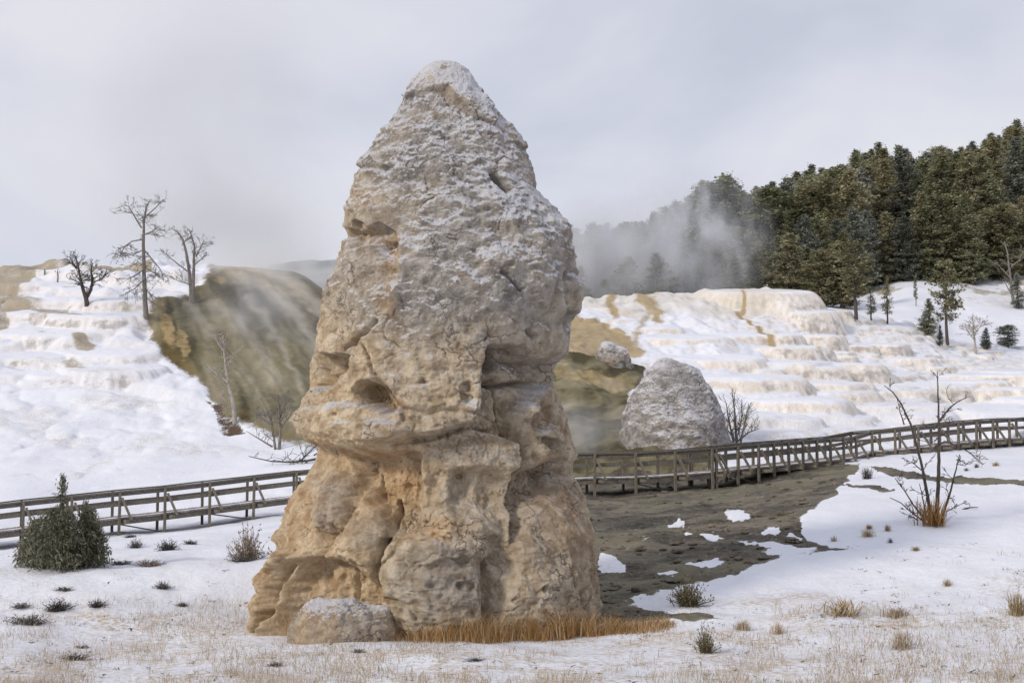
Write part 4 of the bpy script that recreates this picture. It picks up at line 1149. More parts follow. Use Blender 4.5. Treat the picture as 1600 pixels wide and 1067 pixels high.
def leaf_mat(name, dark, mid, light):
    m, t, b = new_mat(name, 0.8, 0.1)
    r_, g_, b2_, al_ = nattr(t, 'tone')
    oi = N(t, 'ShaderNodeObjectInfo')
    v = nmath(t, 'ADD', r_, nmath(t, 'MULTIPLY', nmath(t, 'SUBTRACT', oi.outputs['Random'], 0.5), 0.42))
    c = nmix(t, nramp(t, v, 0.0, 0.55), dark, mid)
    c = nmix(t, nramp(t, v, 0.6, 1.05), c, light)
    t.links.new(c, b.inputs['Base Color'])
    # light passes through thin sprays a little
    tr = N(t, 'ShaderNodeBsdfTranslucent'); t.links.new(c, tr.inputs['Color'])
    ms = N(t, 'ShaderNodeMixShader'); ms.inputs[0].default_value = 0.38
    o = t.nodes['Material Output']
    t.links.new(b.outputs[0], ms.inputs[1]); t.links.new(tr.outputs[0], ms.inputs[2]); t.links.new(ms.outputs[0], o.inputs['Surface'])
    return m
M_LEAF = {'grey': leaf_mat('frosted_grey_green_needles', (0.075, 0.084, 0.066), (0.235, 0.25, 0.20), (0.56, 0.565, 0.52)),
          'olive': leaf_mat('olive_needles', (0.088, 0.093, 0.052), (0.30, 0.305, 0.18), (0.58, 0.57, 0.43)),
          'tan': leaf_mat('tan_olive_needles', (0.10, 0.095, 0.05), (0.32, 0.295, 0.17), (0.60, 0.56, 0.41))}

def conifer_mesh(seed, H, prof, rel_w, dens, base_h, droop, clump, narrow_top=1.0):
    rnd = np.random.default_rng(seed); rr = random.Random(seed)
    P, S, T = [], [], []
    wood = MB()
    bend = Vector((rnd.normal() * .02, rnd.normal() * .02, 0))
    def axis(z): return Vector((bend.x * z + .12 * math.sin(z * .6 + seed), bend.y * z + .12 * math.cos(z * .5 + seed), z))
    tube(wood, [axis(H * i / 10) for i in range(11)], .018 * H + .05, .02, 6)
    nb = int(dens * H)
    lobes = [(rnd.uniform(0, 6.28), rnd.uniform(.3, .95), rnd.uniform(.12, .38)) for _ in range(5)]
    gaps = [(rnd.uniform(0, 6.28), rnd.uniform(.2, .85), rnd.uniform(.07, .16)) for _ in range(4)]
    for k in range(nb):
        u = (k + rnd.uniform(0, 1)) / nb
        z = H * (base_h + (1 - base_h) * u)
        a = rnd.uniform(0, 2 * np.pi)
        L_ = rel_w * H * prof(u) * rnd.uniform(.65, 1.12)
        for (la, lu, lw) in lobes:
            if abs(u - lu) < .12: L_ *= 1 + lw * math.cos(a - la)
        skip = False
        for (ga, gu, gw) in gaps:
            if abs(u - gu) < gw * .5 and math.cos(a - ga) > .2: skip = True
        if skip and rnd.random() < .75: continue
        L_ = max(L_, .12)
        dz_ = -droop * (1 - u) + .35 * u + rnd.normal() * .12
        d = Vector((math.cos(a), math.sin(a), dz_))
        p0 = axis(z)
        m_ = max(2, int(L_ / (clump * .62)))
        if L_ > .6: tube(wood, [p0, p0 + d * (L_ * .45), p0 + d * (L_ * .8) + Vector((0, 0, .06 * L_))], .03 + .006 * L_, .012, 3)
        for q in range(m_):
            f = (q + .6) / m_
            if f < .22 and L_ > 1: continue
            p = p0 + d * (L_ * f) + Vector((0, 0, .10 * L_ * f * f))
            spread = .12 + .22 * L_ * f * (1.1 - f)
            for _ in range(2 if f > .4 else 1):
                P.append((p.x + rnd.normal() * spread, p.y + rnd.normal() * spread, p.z + rnd.normal() * .07))
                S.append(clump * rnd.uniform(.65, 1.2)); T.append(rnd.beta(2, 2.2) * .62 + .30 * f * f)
    me = leaf_mesh('crown', P, S, rnd, .7, 6, 2.0, T, flat=True)
    wm = bpy.data.meshes.new('trunk'); wm.from_pydata(wood.v, [], wood.f); wm.update()
    return me, wm, H

prof_fir = lambda u: (1 - u) ** .8 * min(1, .55 + 2.2 * u) + .02
prof_round = lambda u: math.sqrt(max(0, 1 - (1.75 * u - .75) ** 2)) if u > .43 else .62 + .9 * u
prof_col = lambda u: (1 - u) ** .55 * min(1, .6 + 2 * u) * .95 + .01
PROTO = [conifer_mesh(101, 12, prof_fir, .23, 21, .05, .28, .29), conifer_mesh(102, 12, prof_col, .17, 21, .04, .2, .29), conifer_mesh(103, 12, prof_fir, .19, 21, .07, .34, .29),
         conifer_mesh(104, 11, prof_round, .21, 20, .10, .05, .29), conifer_mesh(105, 11, prof_col, .20, 20, .08, .15, .29), conifer_mesh(106, 12, prof_col, .19, 20, .04, .25, .29),
         conifer_mesh(107, 12, prof_fir, .16, 21, .06, .3, .29)]
SPARSE = [conifer_mesh(111, 9, prof_round, .24, 7, .30, .0, .36), conifer_mesh(112, 9, prof_fir, .2, 6.5, .22, .15, .34)]
_mm = {}
def with_mat(me, mat):
    k = (me.name, mat.name)
    if k not in _mm:
        m2 = me.copy(); m2.materials.clear(); m2.materials.append(mat); _mm[k] = m2
    return _mm[k]

def conifer(proto, tone, loc, height, label, group=None, name='conifer', cat='conifer', wide=1.0, rz=None):
    cm, wm, H = proto
    s_ = height / H
    r = empty(name, loc, label, cat, group, random.uniform(0, 6.28) if rz is None else rz)
    r.scale = (s_ * wide, s_ * wide, s_)
    o = bpy.data.objects.new('crown', with_mat(cm, M_LEAF[tone])); C.objects.link(o); o.parent = r
    o = bpy.data.objects.new('trunk', with_mat(wm, M_BARK_D)); C.objects.link(o); o.parent = r
    return r

# --- forest on the hillside behind the terraces
SKY = [(860,372),(900,352),(935,350),(965,356),(1000,352),(1030,332),(1060,312),(1085,300),(1092,284),(1130,280),(1160,284),(1175,300),(1190,292),(1215,282),(1245,272),(1280,254),(1310,258),(1330,244),(1370,228),(1400,224),(1420,228),(1445,240),(1470,230),(1500,228),(1530,220),(1560,206),(1585,196),(1620,184),(1700,170)]
frnd = random.Random(17)
kinds = 0
rows_f = [(252, 'sky'), (230, 'in'), (208, 'in'), (188, 'in'), (170, 'in'), (155, 'front'), (140, 'low')]
def flab(tone, px, row):
    c = {'grey': 'frosted grey-green', 'olive': 'olive green', 'tan': 'tan-olive'}[tone]
    if row == 'sky': where = 'on the forest skyline'
    elif row == 'front': where = 'in the lowest front row of the forest'
    elif row == 'low': where = 'standing low in front of the forest, close'
    else: where = 'packed in the middle of the forest slope'
    side = 'behind the steam' if px < 1130 else ('above the cream terrace rim' if px < 1260 else ('above the stepped terraces' if px < 1430 else 'above the open snow slope'))
    return f'{c} conifer {where} {side}'
for row, (dep, kind_) in enumerate(rows_f):
    px = 862 + frnd.uniform(0, 20)
    while px < 1690:
        d = dep + frnd.uniform(-6, 6)
        x_ = (px - 800) / FPX * d / CP
        gz = ground_xy(x_, d)
        bpy_ = proj(np.float64(x_), np.float64(d), np.float64(gz))[1]
        skyh = np.interp(px, *zip(*SKY)) + frnd.uniform(-8, 20)
        if px < 1060: ht = frnd.uniform(10, 14)
        else: ht = frnd.uniform(13, 19)
        maxh = (bpy_ - skyh) / FPX * d
        if kind_ == 'sky': ht = max(5, maxh) if maxh < 22 else 22
        ht = min(ht, max(4.0, maxh))
        if kind_ == 'front': ht = frnd.uniform(7, 11)
        if kind_ == 'low':
            if px > 1345: break
            d = 137 + frnd.uniform(-4, 5); x_ = (px - 800) / FPX * d / CP; gz = ground_xy(x_, d); ht = frnd.uniform(4, 6.5) + (1.5 if px > 1230 else 0)
        u = frnd.random()
        if px > 1430 or kind_ in ('front', 'low'): tone = 'tan' if u < .45 else ('olive' if u < .8 else 'grey')
        elif px > 1280: tone = 'grey' if u < .3 else ('olive' if u < .75 else 'tan')
        else: tone = 'grey' if u < .6 else ('olive' if u < .9 else 'tan')
        if kind_ == 'front' and px > 1330: d = 154 + frnd.uniform(-1.5, 4); x_ = (px - 800) / FPX * d / CP; gz = ground_xy(x_, d)
        pr_ = PROTO[frnd.choice([0, 2, 6, 0, 1, 5, 4])] if kind_ == 'sky' else PROTO[frnd.choice([0, 1, 2, 5, 6, 4]) if tone == 'grey' else frnd.choice([3, 4, 0, 5, 1, 2])]
        conifer(pr_, tone, (x_, d, gz - .2), ht, flab(tone, px, kind_), 'conifers of the forest hillside', name='conifer', wide=frnd.uniform(1.2, 1.65) * (1.15 if ht < 9 else 1), rz=frnd.uniform(0, 6.28))
        px += frnd.uniform(24, 40) * (.72 if kind_ == 'sky' else .9) * (190 / d) ** .5 * (.75 if kind_ in ('low', 'front') else 1)

def at_px(px, py, dmin=60): return ground_px(px, py, dmin)
def px_tree(proto, tone, px, py, top, label, dmin=100, **kw):
    p = at_px(px, py, dmin)
    return conifer(proto, tone, p, (py - top) / FPX * p.y, label, **kw)
px_tree(SPARSE[0], 'tan', 1336, 494, 372, 'tan pine with a clear dark trunk at the left edge of the open snow slope', name='pine_tree', cat='pine tree', wide=1.1)
px_tree(SPARSE[0], 'tan', 1480, 536, 405, 'sparse tan pine with bare lower limbs standing on the right snow slope', name='pine_tree', cat='pine tree', wide=.9)
px_tree(SPARSE[1], 'tan', 1386, 503, 428, 'thin sparse pine at the foot of the open snow slope', name='pine_tree', cat='pine tree', wide=.8)
px_tree(SPARSE[1], 'olive', 1362, 500, 452, 'short scrubby pine between two thin pines below the snow slope', name='pine_tree', cat='pine tree', wide=1.3)
px_tree(SPARSE[1], 'tan', 1431, 478, 425, 'slender lone pine halfway up the open snow slope', name='pine_tree', cat='pine tree', wide=.5)
px_tree(PROTO[0], 'olive', 1450, 524, 466, 'small bushy dark fir on the snow left of the sparse tan pine', name='fir_tree', cat='fir tree', wide=1.5)
px_tree(PROTO[6], 'grey', 1468, 540, 508, 'tiny dark fir beside the trunk of the sparse tan pine', name='fir_tree', cat='fir tree', wide=1.5)
px_tree(PROTO[0], 'grey', 1542, 546, 512, 'small pointed dark juniper on the right snow slope', name='juniper', cat='juniper', wide=1.6)
px_tree(PROTO[3], 'grey', 1575, 541, 505, 'low broad dark juniper at the right edge of the snow slope', name='juniper', cat='juniper', wide=2.6)
px_tree(PROTO[5], 'grey', 1592, 484, 428, 'dark fir beside the bare grey dead tree at the right frame edge', name='fir_tree', cat='fir tree', wide=1.3)

# fallen snowy log at the top of the slope
lg = MB(); p0 = at_px(1505, 442, 120); p1 = at_px(1552, 436, 120)
tube(lg, [p0 + Vector((0, 0, .8)), p0.lerp(p1, .4) + Vector((0, 0, 1.0)), p1 + Vector((0, 0, 1.3))], .26, .2, 7)
tag(lg.build('fallen_log', M_BARK_P), 'fallen pale log along the top of the open snow slope', 'log')

# ------------------------------------------------------------------ juniper bush on the left
def bush_from_cones(name, label, cat, base, cones, tone_mat, seed, clump, n_per, stem_mat=None, k=4, aspect=2.6):
    """cones: (px offset, height px, half-width px, lean)"""
    b0 = ground_px(*base)
    sc_ = b0.y / FPX; rnd = np.random.default_rng(seed)
    root = empty(name, b0, label, cat)
    P, S, T = [], [], []; st_ = MB()
    for (ox, hh, ww, pw) in cones:
        cx, cy = ox * sc_, rnd.normal() * ww * .35 * sc_
        n_ = int(n_per * hh * ww / 1000)
        H_, W_ = hh * sc_, ww * sc_
        tube(st_, [Vector((cx * .5, cy * .5, -.05)), Vector((cx, cy, H_ * .5)), Vector((cx, cy, H_ * .93))], .035, .008, 5)
        for _ in range(n_):
            u = rnd.random() ** .8
            rad_ = W_ * ((1 - u) ** pw) * min(1, .75 + 2 * u)
            a = rnd.uniform(0, 6.283); q = rad_ * math.sqrt(rnd.uniform(.12, 1.0)) * (1 + .22 * math.sin(5 * a + 9 * u + ox)) * rnd.uniform(.85, 1.15)
            P.append((cx + q * math.cos(a), cy + q * math.sin(a), H_ * u + .03))
            S.append(clump * rnd.uniform(.6, 1.3) * (.7 + .3 * (1 - u))); T.append(rnd.beta(2, 2.6) * .8 + (.2 if ox < -35 else 0))
    me = leaf_mesh('foliage', P, S, rnd, 1.1, k, aspect, T)
    link('foliage', me, tone_mat, root); st_.build('stem', M_BARK_D, root)
    return root
M_JUN = leaf_mat('juniper_sprays', (0.105, 0.11, 0.075), (0.29, 0.285, 0.21), (0.54, 0.51, 0.40))
bush_from_cones('juniper', 'large juniper bush with a tall spiky leader in front of the left boardwalk', 'juniper', (95, 888),
    [(0, 142, 11, .7), (-3, 90, 44, .5), (-42, 72, 32, .5), (38, 88, 36, .5), (-20, 80, 36, .5), (18, 86, 38, .5), (55, 62, 20, .5), (-55, 44, 18, .5), (-34, 80, 13, .9), (35, 100, 12, .9), (47, 92, 8, .9), (0, 50, 66, .35), (-28, 40, 46, .35), (28, 46, 46, .35)], M_JUN, 31, .125, 170, k=4, aspect=3.6)

# ------------------------------------------------------------------ low shrubs and grass tufts
def sage_mesh(seed, n, flat, twiggy=1.0):
    rnd = np.random.default_rng(seed)
    a = rnd.uniform(0, 6.283, n); el = np.abs(rnd.normal(.55, .45, n)); L_ = rnd.uniform(.45, 1.0, n)
    d = np.stack([np.cos(a) * np.cos(el), np.sin(a) * np.cos(el), np.sin(el) * flat + .05], -1)
    r0 = rnd.normal(size=(n, 3)) * [.22, .22, 0]
    tip = r0 + d * L_[:, None]
    side = np.cross(d, rnd.normal(size=(n, 3))); side /= np.linalg.norm(side, axis=1)[:, None]
    wd = .020 * twiggy
    V = np.stack([r0 - side * wd, r0 + side * wd, tip + side * wd * .4, tip - side * wd * .4], 1).reshape(-1, 3)
    # small leaves at the tips
    me_n = n * 5
    i_ = rnd.integers(0, n, me_n); f = rnd.uniform(.5, 1.05, me_n)
    c = r0[i_] + d[i_] * (L_[i_] * f)[:, None] + rnd.normal(size=(me_n, 3)) * .05
    a_ = rnd.normal(size=(me_n, 3)); a_ /= np.linalg.norm(a_, axis=1)[:, None]; b_ = np.cross(a_, rnd.normal(size=(me_n, 3))); b_ /= np.linalg.norm(b_, axis=1)[:, None]
    V2 = np.stack([c - a_ * .06, c + b_ * .025, c + a_ * .06, c - b_ * .025], 1).reshape(-1, 3)
    V = np.concatenate([V, V2]); me = mesh_np('shrub', V, np.arange(len(V)).reshape(-1, 4), False)
    tn = np.concatenate([np.full(n, .25), rnd.beta(2, 2, me_n)]); vattr(me, 'tone', np.repeat(np.stack([tn, tn, tn, 1 + 0 * tn], -1), 4, 0))
    return me
def tuft_mesh(seed, n, lean=.5, wd=.018):
    rnd = np.random.default_rng(seed)
    a = rnd.uniform(0, 6.283, n); ln = np.abs(rnd.normal(0, lean, n)); L_ = rnd.uniform(.55, 1.0, n)
    d = np.stack([np.cos(a) * np.sin(ln), np.sin(a) * np.sin(ln), np.cos(ln)], -1)
    r0 = rnd.normal(size=(n, 3)) * [.20, .20, 0]
    mid = r0 + d * (L_ * .6)[:, None]; tip = r0 + (d + np.stack([np.cos(a), np.sin(a), -.3 + 0 * a], -1) * .18) * L_[:, None]
    sd_ = np.stack([-np.sin(a), np.cos(a), 0 * a], -1) * wd
    V = np.stack([r0 - sd_, r0 + sd_, mid + sd_ * .8, mid - sd_ * .8, mid - sd_ * .8, mid + sd_ * .8, tip + sd_ * .2, tip - sd_ * .2], 1).reshape(-1, 3)
    me = mesh_np('tuft', V, np.arange(len(V)).reshape(-1, 4), False)
    tn = rnd.uniform(0, 1, n); vattr(me, 'tone', np.repeat(np.stack([tn, tn, tn, 1 + 0 * tn], -1), 8, 0))
    return me
M_SAGE = leaf_mat('sage_twigs', (0.055, 0.05, 0.046), (0.13, 0.12, 0.11), (0.36, 0.34, 0.33))
M_PALE = leaf_mat('pale_seed_shrub', (0.16, 0.13, 0.10), (0.34, 0.28, 0.23), (0.60, 0.54, 0.49))
M_RUSH = leaf_mat('olive_rush', (0.09, 0.075, 0.04), (0.20, 0.17, 0.10), (0.42, 0.38, 0.29))
M_STRAW = leaf_mat('straw_grass', (0.24, 0.17, 0.085), (0.46, 0.35, 0.21), (0.62, 0.51, 0.36))
M_ORANGE = leaf_mat('orange_grass', (0.21, 0.11, 0.04), (0.43, 0.255, 0.10), (0.66, 0.54, 0.36))
M_DRY = leaf_mat('pale_dry_grass', (0.34, 0.265, 0.18), (0.54, 0.45, 0.335), (0.70, 0.62, 0.51))
SAGE = [sage_mesh(1, 130, .8), sage_mesh(2, 110, .6), sage_mesh(3, 150, 1.0)]
TUFT = [tuft_mesh(4, 150, .55), tuft_mesh(5, 120, .8), tuft_mesh(6, 190, .28)]
def shrub(name, label, cat, px, py, wpx, hpx, me, mat, group=None, rz=0.0, dmin=12):
    b0 = ground_px(px, py, dmin); s_ = b0.y / FPX
    o = bpy.data.objects.new(name, with_mat(me, mat)); C.objects.link(o)
    o.location = b0 - Vector((0, 0, .01)); o.rotation_euler = (0, 0, rz)
    o.scale = (wpx * s_ / 1.6, wpx * s_ / 1.6, hpx * s_ / .85)
    return tag(o, label, cat, group)
G1 = 'low dark sage shrubs on the left snow field'
for k, (px, py, w_, h_, lab) in enumerate([
    (45, 974, 54, 22, 'widest dark sage clump at the far left, lowest of its cluster'), (33, 948, 32, 13, 'small dark sage clump just above the widest one at far left'),
    (90, 953, 42, 18, 'dark sage clump in the middle of the left cluster'), (151, 948, 26, 17, 'rounded sage clump at the right end of the left cluster'),
    (100, 922, 28, 11, 'dark sage clump below the big juniper bush'), (254, 919, 28, 11, 'lone sage clump on smooth snow right of the juniper'),
    (117, 1031, 46, 14, 'low dark sage clump nearest the bottom left corner'), (128, 1012, 22, 10, 'faint brown sage clump above the one nearest the bottom left'),
    (262, 860, 34, 16, 'dark sage tuft on the bank below the left boardwalk'), (298, 850, 20, 10, 'small round sage tuft on the bank right of the larger one'),
    (204, 840, 20, 9, 'small dark tuft nearest the left boardwalk posts'), (212, 856, 22, 14, 'thin dark tuft hanging on the bank right of the juniper'),
    (430, 1041, 26, 10, 'small grey sage clump in the grass below the snowy boulder'), (560, 1020, 24, 12, 'grey sage sprig right below the snowy boulder'), (285, 946, 20, 7, 'flat dark sage scrap in the left snow field'), (742, 1034, 30, 8, 'low sage scrap in the snow below the orange grass')]):
    shrub('sage_shrub', lab, 'sage shrub', px, py, w_, h_, SAGE[k % 3], M_SAGE, G1 if k < 15 else None, rz=k * 1.3)
for k, (px, py, w_, h_, lab) in enumerate([(190, 882, 34, 12, 'low brown scrub against the right foot of the juniper bush'), (235, 884, 50, 10, 'flat tan scrub trailing right from the juniper bush')]):
    shrub('scrub', lab, 'scrub', px, py, w_, h_, SAGE[(k + 1) % 3], M_PALE if k else M_SAGE, rz=k)
shrub('pale_shrub', 'pale feathery shrub on the snow left of the tall rock', 'shrub', 388, 876, 52, 50, SAGE[2], M_PALE)
shrub('sage_shrub', 'dark sage sprig at the foot of the pale feathery shrub', 'sage shrub', 376, 877, 34, 16, SAGE[0], M_SAGE)
shrub('rush_clump', 'bushy olive rush clump at the edge of the mud flat', 'rush clump', 1076, 946, 56, 42, SAGE[2], M_RUSH)
shrub('sage_shrub', 'small brown upright plant in the snow at lower right of the tall rock', 'plant', 1103, 1020, 34, 40, SAGE[2], M_RUSH)
for k, (px, py, w_, h_, lab, m_) in enumerate([
    (1459, 822, 72, 44, 'orange grass clump round the foot of the multi-stemmed bare tree', M_ORANGE), (1356, 838, 34, 15, 'larger tan grass tuft left of the multi-stemmed bare tree', M_STRAW), (1358, 826, 16, 8, 'small orange grass tuft just behind the larger tan tuft', M_ORANGE),
    (1303, 845, 15, 10, 'lone tan grass tuft near the edge of the mud flat', M_STRAW), (1387, 830, 15, 11, 'small straw tuft nearest left of the orange grass clump', M_STRAW), (1391, 848, 13, 9, 'small grey sage tuft in front of the tan grass tufts', M_SAGE),
    (1431, 860, 18, 8, 'low straw tuft in the snow below the multi-stemmed bare tree', M_STRAW), (1510, 735, 12, 6, 'small dark tuft on snow under the right boardwalk', M_SAGE), (1526, 731, 12, 7, 'dark round tuft on snow right under the far boardwalk', M_SAGE),
    (1556, 728, 16, 8, 'reddish grass tuft by the right boardwalk near the frame edge', M_ORANGE), (1355, 748, 26, 20, 'thin grey twig tuft where the boardwalk bends over the mud', M_SAGE), (1316, 960, 92, 26, 'wide orange-tan grass patch in the lower right snow', M_STRAW), (1400, 962, 60, 16, 'thin pale grass patch right of the wide orange-tan patch', M_DRY),
    (1215, 990, 30, 22, 'thin straw grass tuft standing in the lower right snow', M_STRAW), (1160, 985, 44, 16, 'pale straw patch just right of the brown upright plant', M_DRY), (1410, 1015, 50, 36, 'tall wispy grass tuft near the bottom right', M_DRY), (1590, 960, 50, 40, 'straw grass tuft cut by the right frame edge', M_STRAW), (1480, 915, 22, 12, 'small tan tuft in the right snow above the pale grass', M_STRAW)]):
    shrub('grass_tuft', lab, 'grass tuft', px, py, w_, h_, TUFT[k % 2], m_, rz=k)

# ------------------------------------------------------------------ grass (uncountable)
def grass(name, label, px, py, hpx, mat, seed, wd=.006, lean=.35, world=None):
    rnd = np.random.default_rng(seed)
    B = []
    for q_, (a, b_) in enumerate(zip(px, py)):
        B.append(ground_px(a, b_, 14.0) if world is None else (world[q_, 0], world[q_, 1], ground_xy(world[q_, 0], world[q_, 1])))
    B = np.array([tuple(v) for v in B]); n = len(B); s_ = B[:, 1] / FPX
    L_ = np.asarray(hpx) * s_ * rnd.uniform(.5, 1.15, n)
    a = rnd.uniform(0, 6.283, n); ln = np.abs(rnd.normal(0, lean, n))
    d = np.stack([np.cos(a) * np.sin(ln), np.sin(a) * np.sin(ln), np.cos(ln)], -1)
    B[:, 1] += rnd.uniform(-.12, .12, n); B[:, 0] += rnd.normal(size=n) * .015
    mid = B + d * (L_ * .55)[:, None]
    tip = B + (d + np.stack([np.cos(a), np.sin(a), -.4 + 0 * a], -1) * .22) * L_[:, None]
    t_ = rnd.uniform(0, 6.283, n); sd_ = np.stack([np.cos(t_), np.sin(t_) * .4, 0 * t_], -1) * (wd * rnd.uniform(.6, 1.2, n))[:, None]
    B[:, 2] -= .01
    V = np.stack([B - sd_, B + sd_, mid + sd_ * .8, mid - sd_ * .8, mid - sd_ * .8, mid + sd_ * .8, tip + sd_ * .15, tip - sd_ * .15], 1).reshape(-1, 3)
    me = mesh_np(name, V, np.arange(len(V)).reshape(-1, 4), False)
    tn = rnd.uniform(0, 1, n); vattr(me, 'tone', np.repeat(np.stack([tn, tn, tn, 1 + 0 * tn], -1), 8, 0))
    return tag(link(name, me, mat), label, name.replace('_', ' '), kind='stuff')
gr = np.random.default_rng(77)
# orange grass along the foot of the rock
n = 5200
gx = gr.uniform(560, 1000, n); edge_y = np.interp(gx, [560, 620, 700, 800, 900, 950, 1000], [1004, 1004, 1004, 1002, 996, 985, 975])
gy_ = edge_y - np.abs(gr.normal(0, 9, n)) + 2
hh = np.interp(gx, [560, 620, 680, 730, 800, 860, 900, 940, 970, 1000], [8, 20, 40, 54, 56, 52, 54, 42, 26, 10]) * gr.uniform(.35, 1.2, n) * (0.6 + .6 * (noise(gx / 22, 0 * gx, 0 * gx + 3) * .5 + .5))
base_sel = np.argmin(np.abs(rows_py - 985))
bx_, by_ = RX[base_sel, :NF], RY[base_sel, :NF]
o_s = np.argsort(bx_); gxw = (gx - 800) / FPX * 25.0
yf = np.interp(gxw, bx_[o_s], by_[o_s])
yf = np.where(gx > 915, 25.9 + (gx - 915) * .006, np.minimum(yf, 26.2))
gyw = yf - np.abs(gr.normal(0, .22, n)) - .02
grass('orange_grass', 'tall orange dry grass along the foot of the tall rock', gx, gy_, hh, M_ORANGE, 1, .0055, .30, world=np.stack([(gx - 800) / FPX * gyw, gyw], -1))
n = 1500
a_, r_ = gr.uniform(0, 6.28, n), np.sqrt(gr.uniform(0, 1, n))
grass('orange_grass_patch', 'low orange grass patch in the snow right of the rock foot', 1000 + 56 * r_ * np.cos(a_), 982 + 9 * r_ * np.sin(a_) - (0.08 * 56 * r_ * np.cos(a_)), gr.uniform(6, 18, n), M_ORANGE, 2, .006, .5)
# pale dry grass scattered over the near snow, in drifts
n = 76000
gx = gr.uniform(-260, 1860, n); gy_ = 1085 - (1085 - 850) * gr.random(n) ** 1.5
dn = fbm(gx / 120, gy_ / 26, 0 * gx + 2.2, 4) + .5 * fbm(gx / 22, gy_ / 9, 0 * gx, 2)
def bump(cx, cy, rx, ry): return np.exp(-(((gx - cx) / rx) ** 2 + ((gy_ - cy) / ry) ** 2))
wgt = -.25 + .9 * sstep(900, 1010, gy_) + .9 * bump(330, 965, 120, 28) + .6 * bump(520, 1040, 260, 26) + .7 * bump(1540, 870, 130, 22) + .7 * bump(1330, 955, 160, 18) + .6 * bump(1450, 1010, 220, 26) + .5 * bump(20, 905, 60, 20) + .5 * bump(1560, 930, 80, 24)
wgt -= 1.2 * bump(1150, 900, 180, 42) + 1.0 * bump(330, 900, 180, 30) + 1.0 * bump(800, 1035, 260, 16) + .6 * bump(1000, 1010, 120, 14)
keep = (dn + wgt * .9 + gr.normal(0, .15, n)) > .52
keep &= ~((gx > 385) & (gx < 950) & (gy_ < 1006)) & ~((gx > 880) & (gx < 1300) & (gy_ < 905)) & (gy_ > np.interp(gx, [0, 400, 950, 1600], [888, 880, 960, 840]))
gx, gy_ = gx[keep], gy_[keep]
grass('dry_grass', 'pale dry grass poking through the snow in the foreground', gx, gy_, np.interp(gy_, [840, 1080], [7, 17]) * gr.uniform(.5, 1.4, len(gx)), M_DRY, 3, .0042, .55)
print('grass blades', len(gx))

# ------------------------------------------------------------------ steam
def steam(name, label, loc, size, density, scale, thr, seed, lean=(0, 0), stretch=(1, 1, .6), col=(0.94, 0.955, 0.99), fall=1.0, aniso=0.2, zpow=1.0):
    """closed ellipsoid of drifting steam; density fades to nothing before its skin"""
    bmm = bmesh.new(); bmesh.ops.create_icosphere(bmm, subdivisions=4, radius=1.0)
    me = bpy.data.meshes.new(name); bmm.to_mesh(me); bmm.free()
    m = bpy.data.materials.new(name); m.use_nodes = True
    t = m.node_tree; t.nodes.clear()
    o_ = N(t, 'ShaderNodeOutputMaterial'); pv = N(t, 'ShaderNodeVolumePrincipled')
    pv.inputs['Color'].default_value = (*col, 1); pv.inputs['Anisotropy'].default_value = aniso
    tcx = N(t, 'ShaderNodeTexCoord')
    ln = N(t, 'ShaderNodeVectorMath', operation='LENGTH'); t.links.new(tcx.outputs['Object'], ln.inputs[0])
    f = nramp(t, ln.outputs['Value'], 1.0, 1.0 - .85 * fall)
    g = N(t, 'ShaderNodeNewGeometry')
    mpx = N(t, 'ShaderNodeMapping'); mpx.inputs['Location'].default_value = (seed * 3.1, seed, -seed * 1.7); mpx.inputs['Scale'].default_value = stretch
    t.links.new(g.outputs['Position'], mpx.inputs['Vector'])
    nz_ = N(t, 'ShaderNodeTexNoise'); nz_.inputs['Scale'].default_value = scale; nz_.inputs['Detail'].default_value = 3.5; nz_.inputs['Roughness'].default_value = .55; nz_.inputs['Distortion'].default_value = .5
    t.links.new(mpx.outputs['Vector'], nz_.inputs['Vector'])
    d = nmath(t, 'MULTIPLY', nmath(t, 'MULTIPLY', f, nramp(t, nz_.outputs['Fac'], thr, thr + .28)), density)
    t.links.new(d, pv.inputs['Density']); t.links.new(pv.outputs[0], o_.inputs['Volume'])
    ob = link(name, me, m, loc=loc); ob.scale = size
    ob.rotation_euler = (0, R(lean[0]), 0)
    return tag(ob, label, 'steam', kind='stuff')
def wp(px, py, Y): return tuple(float(c) for c in pt(px, py, Y))
steam('steam', 'white steam rising behind the cream terrace rim in front of the forest', wp(1070, 380, 133), (10.5, 8, 10.5), .40, .36, .40, 1, (16, 0), stretch=(1, 1, .6), fall=1.15)
steam('steam', 'steam cloud drifting off the terrace crest beside the tall rock', wp(950, 420, 135), (11, 9, 8.5), .52, .30, .34, 2, (12, 0), stretch=(1, 1, .6), fall=1.15)
steam('steam', 'broad grey steam plume rising into the sky from behind the left mound', wp(270, 185, 150), (21, 18, 27), .125, .075, .34, 3, (10, 0), fall=1.15)
steam('steam', 'pale low veil of steam hanging behind the bare trees on the left mound', wp(350, 345, 140), (17, 12, 8), .12, .16, .30, 9, (8, 0), fall=1.15)
steam('steam', 'thin steam drifting over the upper algae slope left of the tall rock', wp(430, 425, 112), (10, 11, 4.0), .20, .26, .36, 4, (0, 0))
steam('steam', 'faint steam veil over the algae slope below the dead trees', wp(400, 500, 94), (8, 6, 5.5), .11, .32, .36, 5, (0, 0))
steam('steam', 'low steam over the dark algae dome behind the boardwalk', wp(900, 680, 70), (5.5, 6, 2.2), .15, .40, .34, 6, (0, 0))

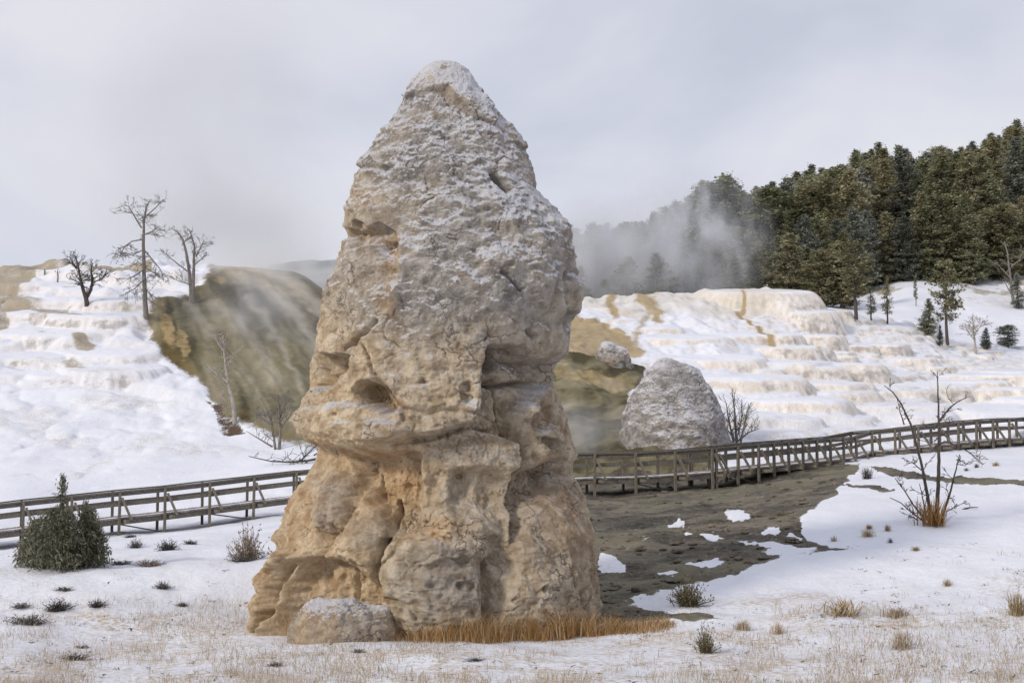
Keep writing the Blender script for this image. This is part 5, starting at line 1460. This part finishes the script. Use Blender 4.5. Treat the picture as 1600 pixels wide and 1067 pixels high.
# small dark litter lying on the snow and stones on the mud (uncountable)
n = 420
gx = gr.uniform(-20, 1620, n); gy_ = gr.uniform(850, 1066, n)
ok = ~((gx > 385) & (gx < 1000) & (gy_ < 1006)) & ~((gx > 880) & (gx < 1320) & (gy_ < 950)) & (gy_ > np.interp(gx, [0, 400, 950, 1600], [892, 885, 965, 770]))
gx, gy_ = gx[ok], gy_[ok]
rl = np.random.default_rng(9); LV, LF = [], []
for a_, b_ in zip(gx, gy_):
    p = np.array(ground_px(a_, b_, 14.0)); m_ = rl.integers(2, 7)
    for _ in range(m_):
        q = p + np.array([rl.normal() * .10, rl.normal() * .10, 0]); q[2] = ground_xy(q[0], q[1]) + rl.uniform(.004, .02)
        an = rl.uniform(0, 6.28); L2 = rl.uniform(.02, .10); d_ = np.array([math.cos(an), math.sin(an) * .6, rl.uniform(-.05, .5)]) * L2; sd2 = np.array([-math.sin(an), math.cos(an), rl.uniform(0, .6)]) * rl.uniform(.006, .018)
        k0 = len(LV); LV += [q - sd2, q + sd2, q + d_ + sd2 * .4, q + d_ - sd2 * .4]; LF.append([k0, k0 + 1, k0 + 2, k0 + 3])
me = mesh_np('litter', np.array(LV), np.array(LF), False); tn = rl.uniform(0, 1, len(LF)); vattr(me, 'tone', np.repeat(np.stack([tn, tn, tn, 1 + 0 * tn], -1), 4, 0))
tag(link('litter', me, M_SAGE), 'small dark bits of litter scattered on the foreground snow', 'litter', kind='stuff')
ico = bmesh.new(); bmesh.ops.create_icosphere(ico, subdivisions=2, radius=1.0); ico.verts.ensure_lookup_table()
iv = np.array([v.co[:] for v in ico.verts]); jf = np.array([[v.index for v in f.verts] for f in ico.faces]); ico.free()
SV, SF = [], []; cnt = 0
while cnt < 520:
    a_ = rl.uniform(885, 1340); b_ = 748 + 215 * rl.random() ** 1.3
    j = int(np.argmin(np.abs(cols - a_))); i = int(np.argmin(np.abs(GPY[:, j] - b_) + 1e3 * (TT[:, j] > 5.6)))
    if mudm[i, j] < .55: cnt += .2; continue
    cnt += 1
    r_ = .03 + .13 * rl.random() ** 4
    sh = iv * (np.array([rl.uniform(.8, 1.6), rl.uniform(.7, 1.3), rl.uniform(.35, .7)]) * r_) * (1 + .22 * rl.normal(size=(len(iv), 1)) * .6)
    SF.append(jf + len(SV) * len(iv)); SV.append(sh + np.array([TX[i, j] + rl.normal() * .05, TY[i, j], GZ[i, j] + r_ * .1]))
me = mesh_np('stones', np.concatenate(SV), np.concatenate(SF), False)
M_STONE = simple_mat('wet_mud_stone', (0.05, 0.043, 0.035), (0.22, 0.185, 0.145), 1.6, 0.7)
tag(link('gravel', me, M_STONE), 'small dark stones strewn over the mud flat', 'gravel', kind='stuff')
